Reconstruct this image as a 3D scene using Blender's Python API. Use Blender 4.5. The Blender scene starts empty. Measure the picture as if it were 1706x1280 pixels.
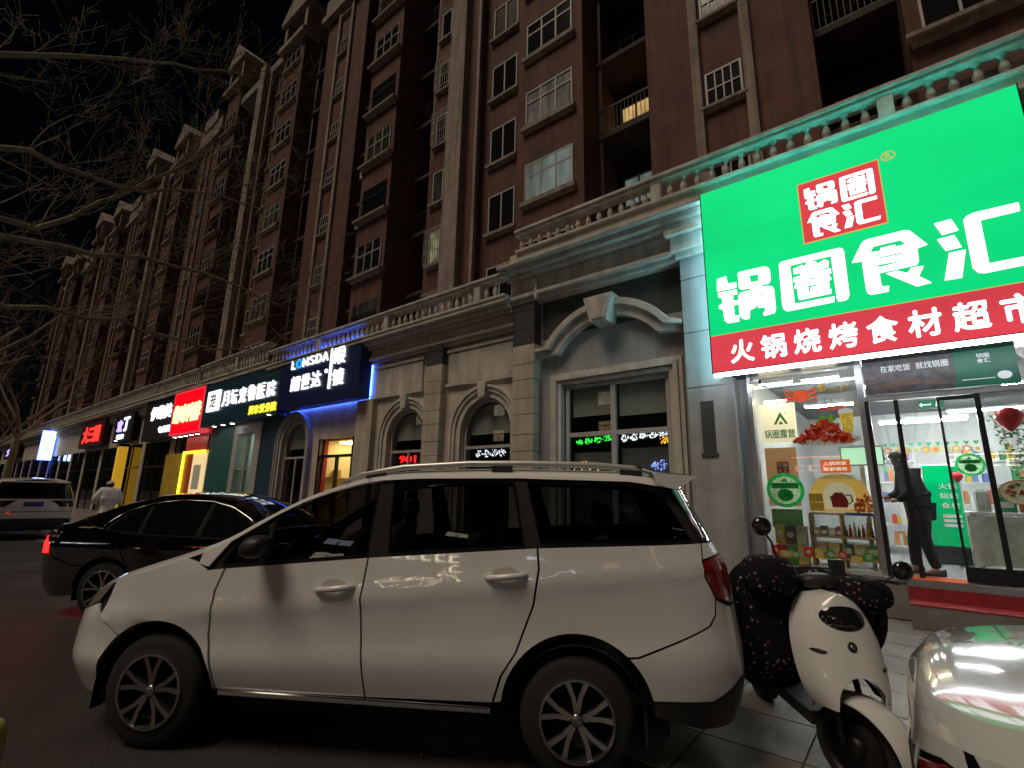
import bpy, bmesh, math, random
from mathutils import Vector, Matrix
from mathutils.geometry import delaunay_2d_cdt
random.seed(11)
SC = bpy.context.scene
COL = SC.collection
PI = math.pi
R = math.radians

# ------------------------------------------------------------------ camera, world, light, exposure
cam_d = bpy.data.cameras.new('camera')
cam_d.sensor_fit = 'HORIZONTAL'; cam_d.sensor_width = 36.0; cam_d.lens = 36.0*820/1706
cam_d.clip_start = 0.05; cam_d.clip_end = 600
cam = bpy.data.objects.new('camera', cam_d); COL.objects.link(cam)
AX = Vector((0.78309734, -0.12189102, -0.60983698)); AY = Vector((0.62159982, 0.18383276, 0.76145859)); AZ = Vector((0.01929305, -0.97537075, 0.21972638))
cam.matrix_world = Matrix(((AX[0], -AX[1], -AX[2], 0.0), (AY[0], -AY[1], -AY[2], 0.0), (AZ[0], -AZ[1], -AZ[2], 1.55), (0, 0, 0, 1)))
SC.camera = cam
world = bpy.data.worlds.new('World'); SC.world = world; world.use_nodes = True
wn = world.node_tree; wn.nodes.clear()
wo = wn.nodes.new('ShaderNodeOutputWorld'); wb_ = wn.nodes.new('ShaderNodeBackground'); sky = wn.nodes.new('ShaderNodeTexSky')
sky.sky_type = 'NISHITA'; sky.sun_disc = False
SUN_EL, SUN_AZ = 60, 193          # the warm glow of the street lighting behind the camera
sky.sun_elevation = R(SUN_EL); sky.sun_rotation = R(SUN_AZ)
wn.links.new(sky.outputs[0], wb_.inputs[0]); wn.links.new(wb_.outputs[0], wo.inputs[0])
wb_.inputs[1].default_value = 0.0003
sun_d = bpy.data.lights.new('sun', 'SUN'); sun_d.energy = 1.36; sun_d.angle = R(24); sun_d.color = (1.0, 0.81, 0.62)
sun = bpy.data.objects.new('sun', sun_d); COL.objects.link(sun)
sd = Vector((math.sin(R(SUN_AZ))*math.cos(R(SUN_EL)), math.cos(R(SUN_AZ))*math.cos(R(SUN_EL)), math.sin(R(SUN_EL))))
sun.rotation_euler = sd.to_track_quat('Z', 'Y').to_euler()
SC.view_settings.view_transform = 'Standard'; SC.view_settings.look = 'None'
SC.view_settings.exposure = 0.0; SC.view_settings.gamma = 1.0; SC.view_settings.use_curve_mapping = False
SC.render.engine = 'CYCLES'
SC.cycles.use_denoising = True
SC.cycles.max_bounces = 6; SC.cycles.diffuse_bounces = 3; SC.cycles.glossy_bounces = 3; SC.cycles.transparent_max_bounces = 16
SC.cycles.caustics_reflective = False; SC.cycles.caustics_refractive = False
SC.cycles.sample_clamp_indirect = 3.0

# ------------------------------------------------------------------ helpers
class MB:
    def __init__(s): s.v = []; s.f = []
    def add(s, v, f):
        n = len(s.v); s.v += [tuple(p) for p in v]; s.f += [tuple(i+n for i in q) for q in f]; return s
    def box(s, x0, x1, y0, y1, z0, z1):
        return s.add([(x0,y0,z0),(x1,y0,z0),(x1,y1,z0),(x0,y1,z0),(x0,y0,z1),(x1,y0,z1),(x1,y1,z1),(x0,y1,z1)],
                     [(0,3,2,1),(4,5,6,7),(0,1,5,4),(1,2,6,5),(2,3,7,6),(3,0,4,7)])
    def prism(s, pts, y0, y1):                       # polygon in x,z extruded along y
        n = len(pts)
        a = sum(pts[i][0]*pts[(i+1) % n][1]-pts[(i+1) % n][0]*pts[i][1] for i in range(n))
        if a < 0: pts = pts[::-1]
        return s.add([(x,y0,z) for x,z in pts]+[(x,y1,z) for x,z in pts],
                     [tuple(range(n)), tuple(range(2*n-1, n-1, -1))]+[(i+n, (i+1) % n+n, (i+1) % n, i) for i in range(n)])
    def prismx(s, pts, x0, x1):                      # polygon in y,z extruded along x
        n = len(pts)
        return s.add([(x0,y,z) for y,z in pts]+[(x1,y,z) for y,z in pts],
                     [tuple(range(n)), tuple(range(2*n-1, n-1, -1))]+[(i+n, (i+1) % n+n, (i+1) % n, i) for i in range(n)])
    def tube(s, pts, r, n=8):
        pts = [Vector(p) for p in pts]; rs = r if isinstance(r, (list, tuple)) else [r]*len(pts)
        v = []; f = []; up = Vector((0,0,1))
        for i, p in enumerate(pts):
            d = (pts[min(i+1, len(pts)-1)]-pts[max(i-1, 0)]).normalized()
            ref = up if abs(d.dot(up)) < 0.95 else Vector((1,0,0))
            a = d.cross(ref).normalized(); b = a.cross(d)
            for k in range(n):
                t = 2*PI*k/n; v.append(p+(a*math.cos(t)+b*math.sin(t))*rs[i])
        for i in range(len(pts)-1):
            for k in range(n): f.append((i*n+k, i*n+(k+1) % n, (i+1)*n+(k+1) % n, (i+1)*n+k))
        f.append(tuple(range(n-1, -1, -1))); m = (len(pts)-1)*n; f.append(tuple(range(m, m+n)))
        return s.add(v, f)
    def lathe(s, prof, c=(0,0,0), n=16, axis='z'):   # prof: (radius, height)
        v = []; f = []
        for r_, h in prof:
            for k in range(n):
                t = 2*PI*k/n; a, b = r_*math.cos(t), r_*math.sin(t)
                v.append({'z': (c[0]+a, c[1]+b, c[2]+h), 'y': (c[0]+a, c[1]+h, c[2]+b), 'x': (c[0]+h, c[1]+a, c[2]+b)}[axis])
        for i in range(len(prof)-1):
            for k in range(n): f.append((i*n+k, i*n+(k+1) % n, (i+1)*n+(k+1) % n, (i+1)*n+k))
        return s.add(v, f)
    def grid(s, fn, nu, nv, closed=False):
        v = [fn(i/nu, j/nv) for i in range(nu+(0 if closed else 1)) for j in range(nv+1)]
        w = nv+1; f = []
        for i in range(nu):
            i2 = (i+1) % nu if closed else i+1
            for j in range(nv): f.append((i*w+j, i2*w+j, i2*w+j+1, i*w+j+1))
        return s.add(v, f)
    def disc(s, c, rx, rz, n=20, y=0.0):
        return s.add([(c[0]+rx*math.cos(2*PI*k/n), y, c[1]+rz*math.sin(2*PI*k/n)) for k in range(n)], [tuple(range(n))])
    def mesh(s, name, smooth=False):
        me = bpy.data.meshes.new(name); me.from_pydata([tuple(p) for p in s.v], [], s.f); me.update()
        if smooth: me.polygons.foreach_set('use_smooth', [True]*len(me.polygons))
        return me

WLOC = {}
def link(name, me, mat=None, parent=None, loc=None, world=True):
    o = bpy.data.objects.new(name, me); COL.objects.link(o)
    if mat is not None and me is not None and len(me.materials) == 0: me.materials.append(mat)
    if parent is not None:
        o.parent = parent
        pl = WLOC.get(parent, Vector((0,0,0)))
        if world:
            l = Vector(loc) if loc is not None else Vector((0,0,0))
            o.location = l-pl; WLOC[o] = l
        else:
            o.location = loc if loc is not None else (0,0,0); WLOC[o] = Vector((0,0,0))
    else:
        o.location = loc if loc is not None else (0,0,0); WLOC[o] = Vector(o.location)
    return o
def part(name, mb, mat, parent, smooth=False, world=True, bevel=0):
    o = link(name, mb.mesh(name, smooth), mat, parent, None, world)
    if bevel: addbevel(o, bevel)
    return o
def addbevel(o, w, seg=2):
    m = o.modifiers.new('bevel', 'BEVEL'); m.width = w; m.segments = seg; m.limit_method = 'ANGLE'; m.angle_limit = R(40)
def thing(name, label, cat, loc=(0,0,0), rotz=0, group=None):
    o = bpy.data.objects.new(name, None); COL.objects.link(o); o.location = loc; o.rotation_euler = (0,0,rotz)
    o.empty_display_size = 0.2; WLOC[o] = Vector(loc) if rotz == 0 else Vector((0,0,0))
    o['label'] = label; o['category'] = cat
    if group: o['group'] = group
    return o
def tag(o, label, cat, group=None):
    o['label'] = label; o['category'] = cat
    if group: o['group'] = group
    return o
def one(name, mb, mat, label, cat, group=None, smooth=False, loc=None):
    return tag(link(name, mb.mesh(name, smooth), mat, None, loc), label, cat, group)
def struct(name, mb, mat, kind='structure'):
    o = link(name, mb.mesh(name), mat); o['kind'] = kind; return o

# ------------------------------------------------------------------ materials
MATS = {}
def nodes(name):
    m = bpy.data.materials.new(name); m.use_nodes = True
    nt = m.node_tree; return m, nt, nt.nodes, nt.nodes['Principled BSDF']
def pmat(name, col, rough=0.6, metal=0.0, var=0.0, scale=3.0, bump=0.0, bscale=40.0, streak=0.0, coat=0.0, spec=0.5, col2=None, sheen=0):
    if name in MATS: return MATS[name]
    m, nt, ns, b = nodes(name)
    b.inputs['Base Color'].default_value = (*col, 1); b.inputs['Roughness'].default_value = rough; b.inputs['Metallic'].default_value = metal
    b.inputs['Coat Weight'].default_value = coat; b.inputs['Coat Roughness'].default_value = 0.03; b.inputs['Specular IOR Level'].default_value = spec
    if var or bump or streak:
        geo = ns.new('ShaderNodeNewGeometry')
    if var or streak:
        n1 = ns.new('ShaderNodeTexNoise'); n1.inputs['Scale'].default_value = scale; n1.inputs['Detail'].default_value = 6; n1.inputs['Roughness'].default_value = 0.62
        nt.links.new(geo.outputs['Position'], n1.inputs['Vector'])
        rmp = ns.new('ShaderNodeMapRange'); rmp.inputs['From Min'].default_value = 0.3; rmp.inputs['From Max'].default_value = 0.7
        rmp.inputs['To Min'].default_value = 1-var; rmp.inputs['To Max'].default_value = 1+var*0.5
        nt.links.new(n1.outputs[0], rmp.inputs[0])
        fac = rmp.outputs[0]
        if streak:
            mp = ns.new('ShaderNodeMapping'); mp.inputs['Scale'].default_value = (3.2, 3.2, 0.22)
            nt.links.new(geo.outputs['Position'], mp.inputs[0])
            n2 = ns.new('ShaderNodeTexNoise'); n2.inputs['Scale'].default_value = 1.6; n2.inputs['Detail'].default_value = 5
            nt.links.new(mp.outputs[0], n2.inputs['Vector'])
            r2 = ns.new('ShaderNodeMapRange'); r2.inputs['From Min'].default_value = 0.38; r2.inputs['From Max'].default_value = 0.66
            r2.inputs['To Min'].default_value = 1.0; r2.inputs['To Max'].default_value = 1-streak
            nt.links.new(n2.outputs[0], r2.inputs[0])
            mu = ns.new('ShaderNodeMath'); mu.operation = 'MULTIPLY'; nt.links.new(fac, mu.inputs[0]); nt.links.new(r2.outputs[0], mu.inputs[1]); fac = mu.outputs[0]
        mx = ns.new('ShaderNodeVectorMath'); mx.operation = 'SCALE'
        if col2:
            mc = ns.new('ShaderNodeMix'); mc.data_type = 'RGBA'; mc.inputs['A'].default_value = (*col, 1); mc.inputs['B'].default_value = (*col2, 1)
            n3 = ns.new('ShaderNodeTexNoise'); n3.inputs['Scale'].default_value = scale*0.45; n3.inputs['Detail'].default_value = 3
            nt.links.new(geo.outputs['Position'], n3.inputs['Vector'])
            r3 = ns.new('ShaderNodeMapRange'); r3.inputs['From Min'].default_value = 0.42; r3.inputs['From Max'].default_value = 0.62
            nt.links.new(n3.outputs[0], r3.inputs[0]); nt.links.new(r3.outputs[0], mc.inputs['Factor'])
            nt.links.new(mc.outputs['Result'], mx.inputs[0])
        else: mx.inputs[0].default_value = col
        nt.links.new(fac, mx.inputs['Scale']); nt.links.new(mx.outputs[0], b.inputs['Base Color'])
    if bump:
        nb = ns.new('ShaderNodeTexNoise'); nb.inputs['Scale'].default_value = bscale; nb.inputs['Detail'].default_value = 4
        nt.links.new(geo.outputs['Position'], nb.inputs['Vector'])
        bp = ns.new('ShaderNodeBump'); bp.inputs['Strength'].default_value = bump; bp.inputs['Distance'].default_value = 0.02
        nt.links.new(nb.outputs[0], bp.inputs['Height']); nt.links.new(bp.outputs[0], b.inputs['Normal'])
    MATS[name] = m; return m
def emat(name, col, strength, base=(0.005,0.005,0.005), rough=0.6, var=0.0, scale=(1,1,1)):
    if name in MATS: return MATS[name]
    m, nt, ns, b = nodes(name)
    b.inputs['Base Color'].default_value = (*base, 1); b.inputs['Roughness'].default_value = rough
    b.inputs['Specular IOR Level'].default_value = 0.15
    b.inputs['Emission Color'].default_value = (*col, 1); b.inputs['Emission Strength'].default_value = strength
    if var:                                    # uneven tubes behind the diffuser
        geo = ns.new('ShaderNodeNewGeometry'); mp = ns.new('ShaderNodeMapping'); mp.inputs['Scale'].default_value = scale; nz = ns.new('ShaderNodeTexNoise'); nz.inputs['Scale'].default_value = 1.0; nz.inputs['Detail'].default_value = 2
        mr = ns.new('ShaderNodeMapRange'); mr.inputs['From Min'].default_value = .3; mr.inputs['From Max'].default_value = .7; mr.inputs['To Min'].default_value = strength*(1-var); mr.inputs['To Max'].default_value = strength*(1+var)
        nt.links.new(geo.outputs['Position'], mp.inputs[0]); nt.links.new(mp.outputs[0], nz.inputs['Vector']); nt.links.new(nz.outputs[0], mr.inputs[0]); nt.links.new(mr.outputs[0], b.inputs['Emission Strength'])
    MATS[name] = m; return m
def glassmat(name, tint=(0.93,0.96,0.95), ior=1.45, rough=0.0, extra=0.0):
    if name in MATS: return MATS[name]
    m = bpy.data.materials.new(name); m.use_nodes = True; nt = m.node_tree; nt.nodes.clear()
    o = nt.nodes.new('ShaderNodeOutputMaterial'); mx = nt.nodes.new('ShaderNodeMixShader'); t = nt.nodes.new('ShaderNodeBsdfTransparent'); g = nt.nodes.new('ShaderNodeBsdfGlossy')
    lw = nt.nodes.new('ShaderNodeLayerWeight'); lw.inputs[0].default_value = 0.5
    fr = nt.nodes.new('ShaderNodeMath'); fr.operation = 'POWER'; fr.inputs[1].default_value = 5.0; nt.links.new(lw.outputs['Facing'], fr.inputs[0])
    extra += ((ior-1)/(ior+1))**2
    t.inputs[0].default_value = (*tint, 1); g.inputs['Roughness'].default_value = rough
    ad = nt.nodes.new('ShaderNodeMath'); ad.operation = 'ADD'; ad.inputs[1].default_value = extra
    nt.links.new(fr.outputs[0], ad.inputs[0])
    nt.links.new(ad.outputs[0], mx.inputs[0]); nt.links.new(t.outputs[0], mx.inputs[1]); nt.links.new(g.outputs[0], mx.inputs[2]); nt.links.new(mx.outputs[0], o.inputs[0])
    MATS[name] = m; return m

def filmmat(name, col):
    '''printed translucent film: lit from the front and shining through from behind'''
    if name in MATS: return MATS[name]
    m = bpy.data.materials.new(name); m.use_nodes = True; nt = m.node_tree; nt.nodes.clear()
    o = nt.nodes.new('ShaderNodeOutputMaterial'); mx = nt.nodes.new('ShaderNodeMixShader'); d = nt.nodes.new('ShaderNodeBsdfDiffuse'); t = nt.nodes.new('ShaderNodeBsdfTranslucent')
    geo = nt.nodes.new('ShaderNodeNewGeometry'); n1 = nt.nodes.new('ShaderNodeTexNoise'); n1.inputs['Scale'].default_value = 38; nt.links.new(geo.outputs['Position'], n1.inputs['Vector'])
    r = nt.nodes.new('ShaderNodeMapRange'); r.inputs['From Min'].default_value = .3; r.inputs['From Max'].default_value = .7; r.inputs['To Min'].default_value = .7; r.inputs['To Max'].default_value = 1.25; nt.links.new(n1.outputs[0], r.inputs[0])
    v = nt.nodes.new('ShaderNodeVectorMath'); v.operation = 'SCALE'; v.inputs[0].default_value = col; nt.links.new(r.outputs[0], v.inputs['Scale'])
    nt.links.new(v.outputs[0], d.inputs[0]); nt.links.new(v.outputs[0], t.inputs[0]); mx.inputs[0].default_value = .62
    nt.links.new(d.outputs[0], mx.inputs[1]); nt.links.new(t.outputs[0], mx.inputs[2]); nt.links.new(mx.outputs[0], o.inputs[0]); MATS[name] = m; return m
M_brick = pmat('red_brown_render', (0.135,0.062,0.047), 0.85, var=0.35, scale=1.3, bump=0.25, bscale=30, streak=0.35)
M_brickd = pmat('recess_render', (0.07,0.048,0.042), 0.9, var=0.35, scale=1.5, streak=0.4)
M_trim = pmat('pale_trim', (0.33,0.27,0.23), 0.8, var=0.3, scale=2.0, streak=0.4, bump=0.15)
M_stone = pmat('beige_stone', (0.56,0.51,0.43), 0.8, var=0.24, scale=1.7, streak=0.22, bump=0.2, bscale=25)
M_stone2 = pmat('pale_cornice', (0.60,0.57,0.52), 0.8, var=0.26, scale=2.4, streak=0.25, bump=0.2)
M_grey = pmat('grey_wall', (0.36,0.37,0.37), 0.8, var=0.2, scale=1.5, streak=0.25, bump=0.1)
M_dark = pmat('dark_band', (0.045,0.05,0.05), 0.7, var=0.3, scale=2)
M_black = pmat('black_gap', (0.006,0.006,0.007), 0.8)
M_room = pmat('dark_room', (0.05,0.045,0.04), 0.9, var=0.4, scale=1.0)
M_frame = pmat('white_window_frame', (0.42,0.42,0.41), 0.5, var=0.15, scale=4)
M_pane = pmat('dark_pane', (0.012,0.013,0.015), 0.12, spec=0.4)
M_curt = pmat('curtained_pane', (0.085,0.08,0.075), 0.25, var=0.4, scale=3, streak=.7)
M_litg = emat('window_glow_pale', (0.55,0.72,0.62), 0.17, (0.1,0.1,0.1), 0.3, var=.6, scale=(2.2,1,.5))
M_litw = emat('window_glow_warm', (1.0,0.62,0.22), 0.6, (0.1,0.1,0.1), 0.3, var=.3, scale=(3,1,1))
M_lity = emat('window_glow_yellow', (0.8,0.85,0.4), 0.16, (0.1,0.1,0.1), 0.3, var=.8, scale=(3,1,2))
M_litb = emat('window_glow_white', (0.9,0.88,0.82), 0.7, (0.2,0.2,0.2), 0.3)
M_iron = pmat('dark_iron', (0.03,0.03,0.032), 0.5, metal=0.6)
M_steel = pmat('brushed_steel', (0.45,0.46,0.48), 0.35, metal=0.9, var=0.15, scale=6)
M_darkmetal = pmat('dark_metal_frame', (0.035,0.035,0.04), 0.35, metal=0.7)
M_glass = glassmat('clear_glass')
M_white = pmat('white_plaster', (0.75,0.75,0.73), 0.6, var=0.08)
M_led = emat('white_led', (1,0.98,0.95), 14.0)
M_tube = emat('fluorescent_tube', (0.93,1.0,1.0), 160.0)
M_spot = emat('downlight_lens', (1,0.97,0.9), 30.0)

# ------------------------------------------------------------------ lettering
def text_mesh(body, bold=0.0, extrude=0.0):
    c = bpy.data.curves.new('tmp', 'FONT'); c.body = body; c.offset = bold; c.extrude = extrude; c.resolution_u = 3
    o = bpy.data.objects.new('tmp', c); COL.objects.link(o)
    me = bpy.data.meshes.new_from_object(o.evaluated_get(bpy.context.evaluated_depsgraph_get()))
    bpy.data.objects.remove(o); return me
def fit_text(body, x0, x1, z0, z1, y, bold=0.0, depth=0.03, slant=0.0):
    """lettering as a real mesh standing on the plane y, filling the box x0..x1, z0..z1, front towards -y"""
    me = text_mesh(body, 0.0, 0.5)
    if bold:                                   # heavier strokes: shifted copies, each a hair in front of the last
        bm = bmesh.new(); k = 0
        for dx, dy in ((0,0),(1,0),(-1,0),(0,1),(0,-1)):
            m2 = me.copy()
            for v in m2.vertices: v.co += Vector((dx*bold*.9, dy*bold*.9, k*.02))
            bm.from_mesh(m2); bpy.data.meshes.remove(m2); k += 1
        bm.to_mesh(me); bm.free()
    xs = [v.co.x for v in me.vertices]; ys = [v.co.y for v in me.vertices]
    a, b, c, d = min(xs), max(xs), min(ys), max(ys)
    for v in me.vertices:
        u = (v.co.x-a)/(b-a); w = (v.co.y-c)/(d-c); h = v.co.z
        v.co = (x0+u*(x1-x0)+slant*w, y-depth*(h+0.5), z0+w*(z1-z0))
    me.materials.clear(); me.update(); return me
def text_part(name, body, box, y, mat, parent, bold=0.0, depth=0.03, slant=0.0):
    return link(name, fit_text(body, *box, y, bold, depth, slant), mat, parent)
GLYPH={'guo':[[(17,962),(187,982),(200,818),(362,803),(354,702),(0,710)],[(14,663),(359,655),(360,562),(279,564),(278,435),(366,427),(368,349),(280,352),(279,124),(358,116),(352,0),(141,9),(97,73),(81,316),(16,331),(12,397),(80,418),(81,548),(16,574)],[(407,968),(425,996),(458,1000),(879,989),(944,952),(961,893),(960,704),(925,642),(788,634),(755,598),(920,581),(984,546),(1000,480),(997,113),(968,33),(790,20),(787,74),(827,108),(818,181),(706,198),(684,301),(662,217),(560,187),(539,22),(476,9),(408,51),(374,112),(380,511),(424,564),(614,580),(595,630),(445,632),(408,670)],[(600,886),(762,877),(757,723),(619,733)],[(736,459),(822,458),(808,422),(722,423)]],'shi':[[(0,647),(167,949),(200,982),(253,1000),(758,999),(815,973),(854,913),(1000,668),(874,644),(868,424),(839,363),(351,356),(355,455),(666,463),(669,488),(347,509),(350,107),(447,91),(427,4),(198,6),(152,46),(140,125),(139,634)],[(261,753),(323,855),(686,856),(748,750),(612,751),(609,786),(415,787),(402,737)],[(348,635),(666,635),(662,599),(351,603)],[(437,318),(581,324),(700,249),(762,327),(910,312),(833,161),(968,16),(793,0)]],'hui':[[(1,981),(208,988),(267,781),(70,767)],[(3,702),(208,711),(265,496),(77,489)],[(108,435),(305,431),(205,0),(0,10)],[(348,920),(386,970),(476,1000),(976,990),(973,862),(534,860),(531,135),(1000,134),(966,13),(466,4),(399,28),(346,120)]],'quan_ring':[[(14,944),(39,987),(97,1000),(942,993),(983,967),(1000,913),(992,91),(966,23),(927,0),(829,1),(815,54),(810,889),(186,891),(193,109),(783,104),(767,8),(66,0),(15,47),(0,121)]],'quan_core':[[(233,796),(372,838),(400,795),(464,876),(585,846),(592,785),(707,840),(768,795),(751,685),(521,682),(512,660),(783,643),(780,554),(733,552),(777,450),(733,423),(731,286),(458,272),(455,363),(571,371),(568,405),(421,413),(428,279),(751,256),(744,178),(274,172),(259,218),(257,401),(214,421),(248,521),(207,566),(219,622),(328,632),(339,688),(232,703)],[(431,518),(459,551),(538,544),(548,509)]]}
def glyph_mesh(key, x0, x1, z0, z1, y, depth):
    c = bpy.data.curves.new('tmp', 'CURVE'); c.dimensions = '2D'; c.fill_mode = 'BOTH'; c.extrude = 0.5
    for poly in GLYPH[key]:
        sp = c.splines.new('POLY'); sp.points.add(len(poly)-1); sp.use_cyclic_u = True
        for p, (a, b) in zip(sp.points, poly): p.co = (a/1000, b/1000, 0, 1)
    o = bpy.data.objects.new('tmp', c); COL.objects.link(o)
    me = bpy.data.meshes.new_from_object(o.evaluated_get(bpy.context.evaluated_depsgraph_get()))
    bpy.data.objects.remove(o)
    for v in me.vertices:
        u, w, h = v.co; v.co = (x0+u*(x1-x0), y-depth*(h+0.5), z0+w*(z1-z0))
    me.materials.clear(); me.update(); return me
# ------------------------------------------------------------------ ground, road, pavement
M_asph = pmat('asphalt', (0.045,0.043,0.042), 0.5, var=0.45, scale=0.9, bump=0.5, bscale=90, col2=(0.035,0.034,0.034))
M_pave = pmat('paving', (0.20,0.19,0.18), 0.55, var=0.4, scale=1.1, bump=0.25, bscale=60, col2=(0.14,0.135,0.13))
M_slab = pmat('paving_slab', (0.24,0.225,0.205), 0.5, var=0.35, scale=2.3, bump=0.2, bscale=70, col2=(0.17,0.165,0.155))
M_joint = pmat('slab_joint', (0.07,0.065,0.06), 0.9, var=0.3)
M_kerb = pmat('kerb_stone', (0.3,0.29,0.27), 0.7, var=0.3, scale=3)
M_line = pmat('road_paint', (0.6,0.58,0.5), 0.6, var=0.5, scale=7)
struct('ground', MB().box(-260, 140, -140, 160, -0.35, -0.02), M_asph)
struct('road', MB().add([(-250,-40,0),(60,-40,0),(60,3.1,0),(-250,3.1,0)], [(0,1,2,3)]), M_asph)
pv = struct('pavement', MB().add([(-250,3.1,0.004),(60,3.1,0.004),(60,9.2,0.004),(-250,9.2,0.004)], [(0,1,2,3)]), M_pave)
bed = part('joint_bed', MB().add([(-3.7,3.1,0.008),(4.1,3.1,0.008),(4.1,8.0,0.008),(-3.7,8.0,0.008)], [(0,1,2,3)]), M_joint, pv)
slab_me = MB().box(-0.293,0.293,-0.293,0.293,0,0.012).mesh('slab'); slab_me.materials.append(M_slab)
for i in range(13):
    for j in range(8):
        o = link('slab', slab_me, None, pv, (-3.4+0.6*i, 3.42+0.6*j, 0.009+random.uniform(0,0.003)))
        o.rotation_euler = (random.uniform(-.003,.003), random.uniform(-.003,.003), 0)
struct('parking_line', MB().box(-1.2,-1.08,-3.0,3.0,0.002,0.004).add([], []), M_line).rotation_euler = (0,0,R(0))
lv = MB(); rl_ = random.Random(77)
for i in range(260):
    x, y_ = rl_.uniform(-8,2.5), rl_.uniform(-1,8.2); a = rl_.random()*6.28; s_ = rl_.uniform(.015,.035); z = .024+rl_.random()*.004
    lv.add([(x,y_,z),(x+s_*math.cos(a),y_+s_*math.sin(a),z+.008),(x+1.7*s_*math.cos(a+.4),y_+1.7*s_*math.sin(a+.4),z),(x+s_*math.cos(a+.9),y_+s_*math.sin(a+.9),z+.005)], [(0,1,2,3)])
struct('leaf_litter', lv, pmat('dry_leaf', (.16,.10,.045), .9, var=.4, scale=20), 'stuff')
# plinth and steps in front of the lit shop
M_red = pmat('red_carpet', (0.28,0.02,0.025), 0.85, var=0.3, scale=8)
M_plinth = pmat('plinth_tile', (0.20,0.19,0.185), 0.5, var=0.3, scale=3)

# ------------------------------------------------------------------ podium of shops
def arc(cx, cz, r, a0, a1, n): return [(cx+r*math.cos(R(a0+(a1-a0)*i/n)), cz+r*math.sin(R(a0+(a1-a0)*i/n))) for i in range(n+1)]
bal_me = {}
def baluster_mesh(h):
    if h not in bal_me:
        k = h
        pr = [(.062,0),(.062,.04*k),(.038,.07*k),(.036,.12*k),(.06,.28*k),(.066,.38*k),(.055,.52*k),(.034,.72*k),(.03,.82*k),(.045,.86*k),(.045,.9*k),(.06,.94*k),(.06,k)]
        bal_me[h] = MB().lathe(pr, n=10).mesh('baluster', True); bal_me[h].materials.append(M_stone2)
    return bal_me[h]
def balustrade(parent, x0, x1, y, z0, h, sp=0.26, joined=False):
    b = part('balustrade', MB().box(x0, x1, y-.13, y+.13, z0+h, z0+h+.07).box(x0, x1, y-.17, y+.17, z0+h+.07, z0+h+.14).box(x0, x1, y-.12, y+.12, z0-.07, z0), M_stone2, parent, bevel=0.012)
    n = int((x1-x0)/sp)
    if joined:
        mb = MB()
        for i in range(n): mb.box(x0+sp*(i+.5)-.05, x0+sp*(i+.5)+.05, y-.05, y+.05, z0, z0+h)
        part('baluster', mb, M_stone2, b)['kind'] = 'stuff'; return b
    for i in range(n):
        x = x0+sp*(i+.5)
        if i % 14 == 13:
            part('pier', MB().box(x-.1, x+.1, y-.11, y+.11, z0, z0+h), M_stone2, b)
        else: link('baluster', baluster_mesh(h), None, b, (x+random.uniform(-.008,.008), y, z0))
    return b
def cornice(parent, x0, x1, steps, mat=None):
    """steps: (z0, z1, front y) stacked mouldings"""
    mb = MB()
    for z0, z1, y in steps: mb.box(x0-(9-y)*0.25, x1, y, 9.3, z0, z1)
    return part('cornice', mb, mat or M_stone2, parent, bevel=0.02)
def pilaster(parent, x0, x1, yf, z0, z1, mat, bh=0.46, dark=None):
    p = part('pilaster', MB().box(x0+.012, x1-.012, yf+.012, 9.1, z0, z1), M_dark if dark else M_stone, parent)
    z = z0; i = 0
    while z < z1-.05:
        h = min(bh*(1 if i % 2 else .8), z1-z)
        part('stone_block', MB().box(x0, x1, yf+random.uniform(0,.006), 9.09, z+.006, z+h-.006), (M_dark if dark and z+h/2 > dark else mat), p, bevel=0.008)
        z += h; i += 1
    return p
def window_room(parent, x0, x1, z0, z1, y=9.0, d=1.6):
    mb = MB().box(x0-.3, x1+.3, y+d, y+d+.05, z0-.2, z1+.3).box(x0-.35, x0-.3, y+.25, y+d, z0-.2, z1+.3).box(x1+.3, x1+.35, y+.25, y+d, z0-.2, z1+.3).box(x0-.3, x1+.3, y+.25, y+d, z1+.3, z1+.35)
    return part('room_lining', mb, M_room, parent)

def lit_room(parent, x0, x1, z1, lamp, wall, d=1.6, y=9.31):
    part('room_lining', MB().box(x0-.04, x0, y, y+d, 0.01, z1).box(x1, x1+.04, y, y+d, 0.01, z1).box(x0-.04, x1+.04, y+d, y+d+.04, 0.01, z1).box(x0-.04, x1+.04, y, y+d, z1, z1+.04), wall, parent)
    part('ceiling_lamp', MB().box(x0+.3, x1-.3, y+.3, y+d-.4, z1-.06, z1-.02), lamp, parent)
# --- tall bay beside the lit shop
PB = thing('shop_podium', 'grey rendered two-storey shop front with stone cornice, arched hood over window, balustrade on top', 'building', (-4.6, 9.0, 0))
X0, X1 = -6.95, 8.6
wl = MB()
wl.box(X0, -5.75, 9.0, 9.3, 0, 6.0).box(-3.38, -2.0, 9.0, 9.3, 0, 6.0).box(-5.75, -3.38, 9.0, 9.3, 3.9, 6.0).box(-5.75, -3.38, 9.0, 9.3, 0, 0.75)
wl.box(-2.0, 3.6, 9.0, 9.3, 3.66, 6.0).box(3.6, X1, 9.0, 9.3, 0, 6.0)
part('wall', wl, M_grey, PB)
part('fascia_band', MB().box(-6.3, -2.96, 8.985, 9.01, 5.1, 6.0), M_dark, PB)
pilaster(PB, -6.98, -6.36, 8.72, 0, 6.0, M_stone, dark=5.05)
cp = part('pilaster', MB().box(-2.94, -2.15, 8.72, 9.0, 0, 6.0).box(-2.94,-2.15,8.70,8.72,0.02,3.45).box(-2.94,-2.15,8.70,8.72,3.47,4.5).box(-2.94,-2.15,8.70,8.72,4.52,5.55).box(-2.94,-2.15,8.70,8.72,5.57,6.0), M_grey, PB, bevel=0.006)
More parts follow.
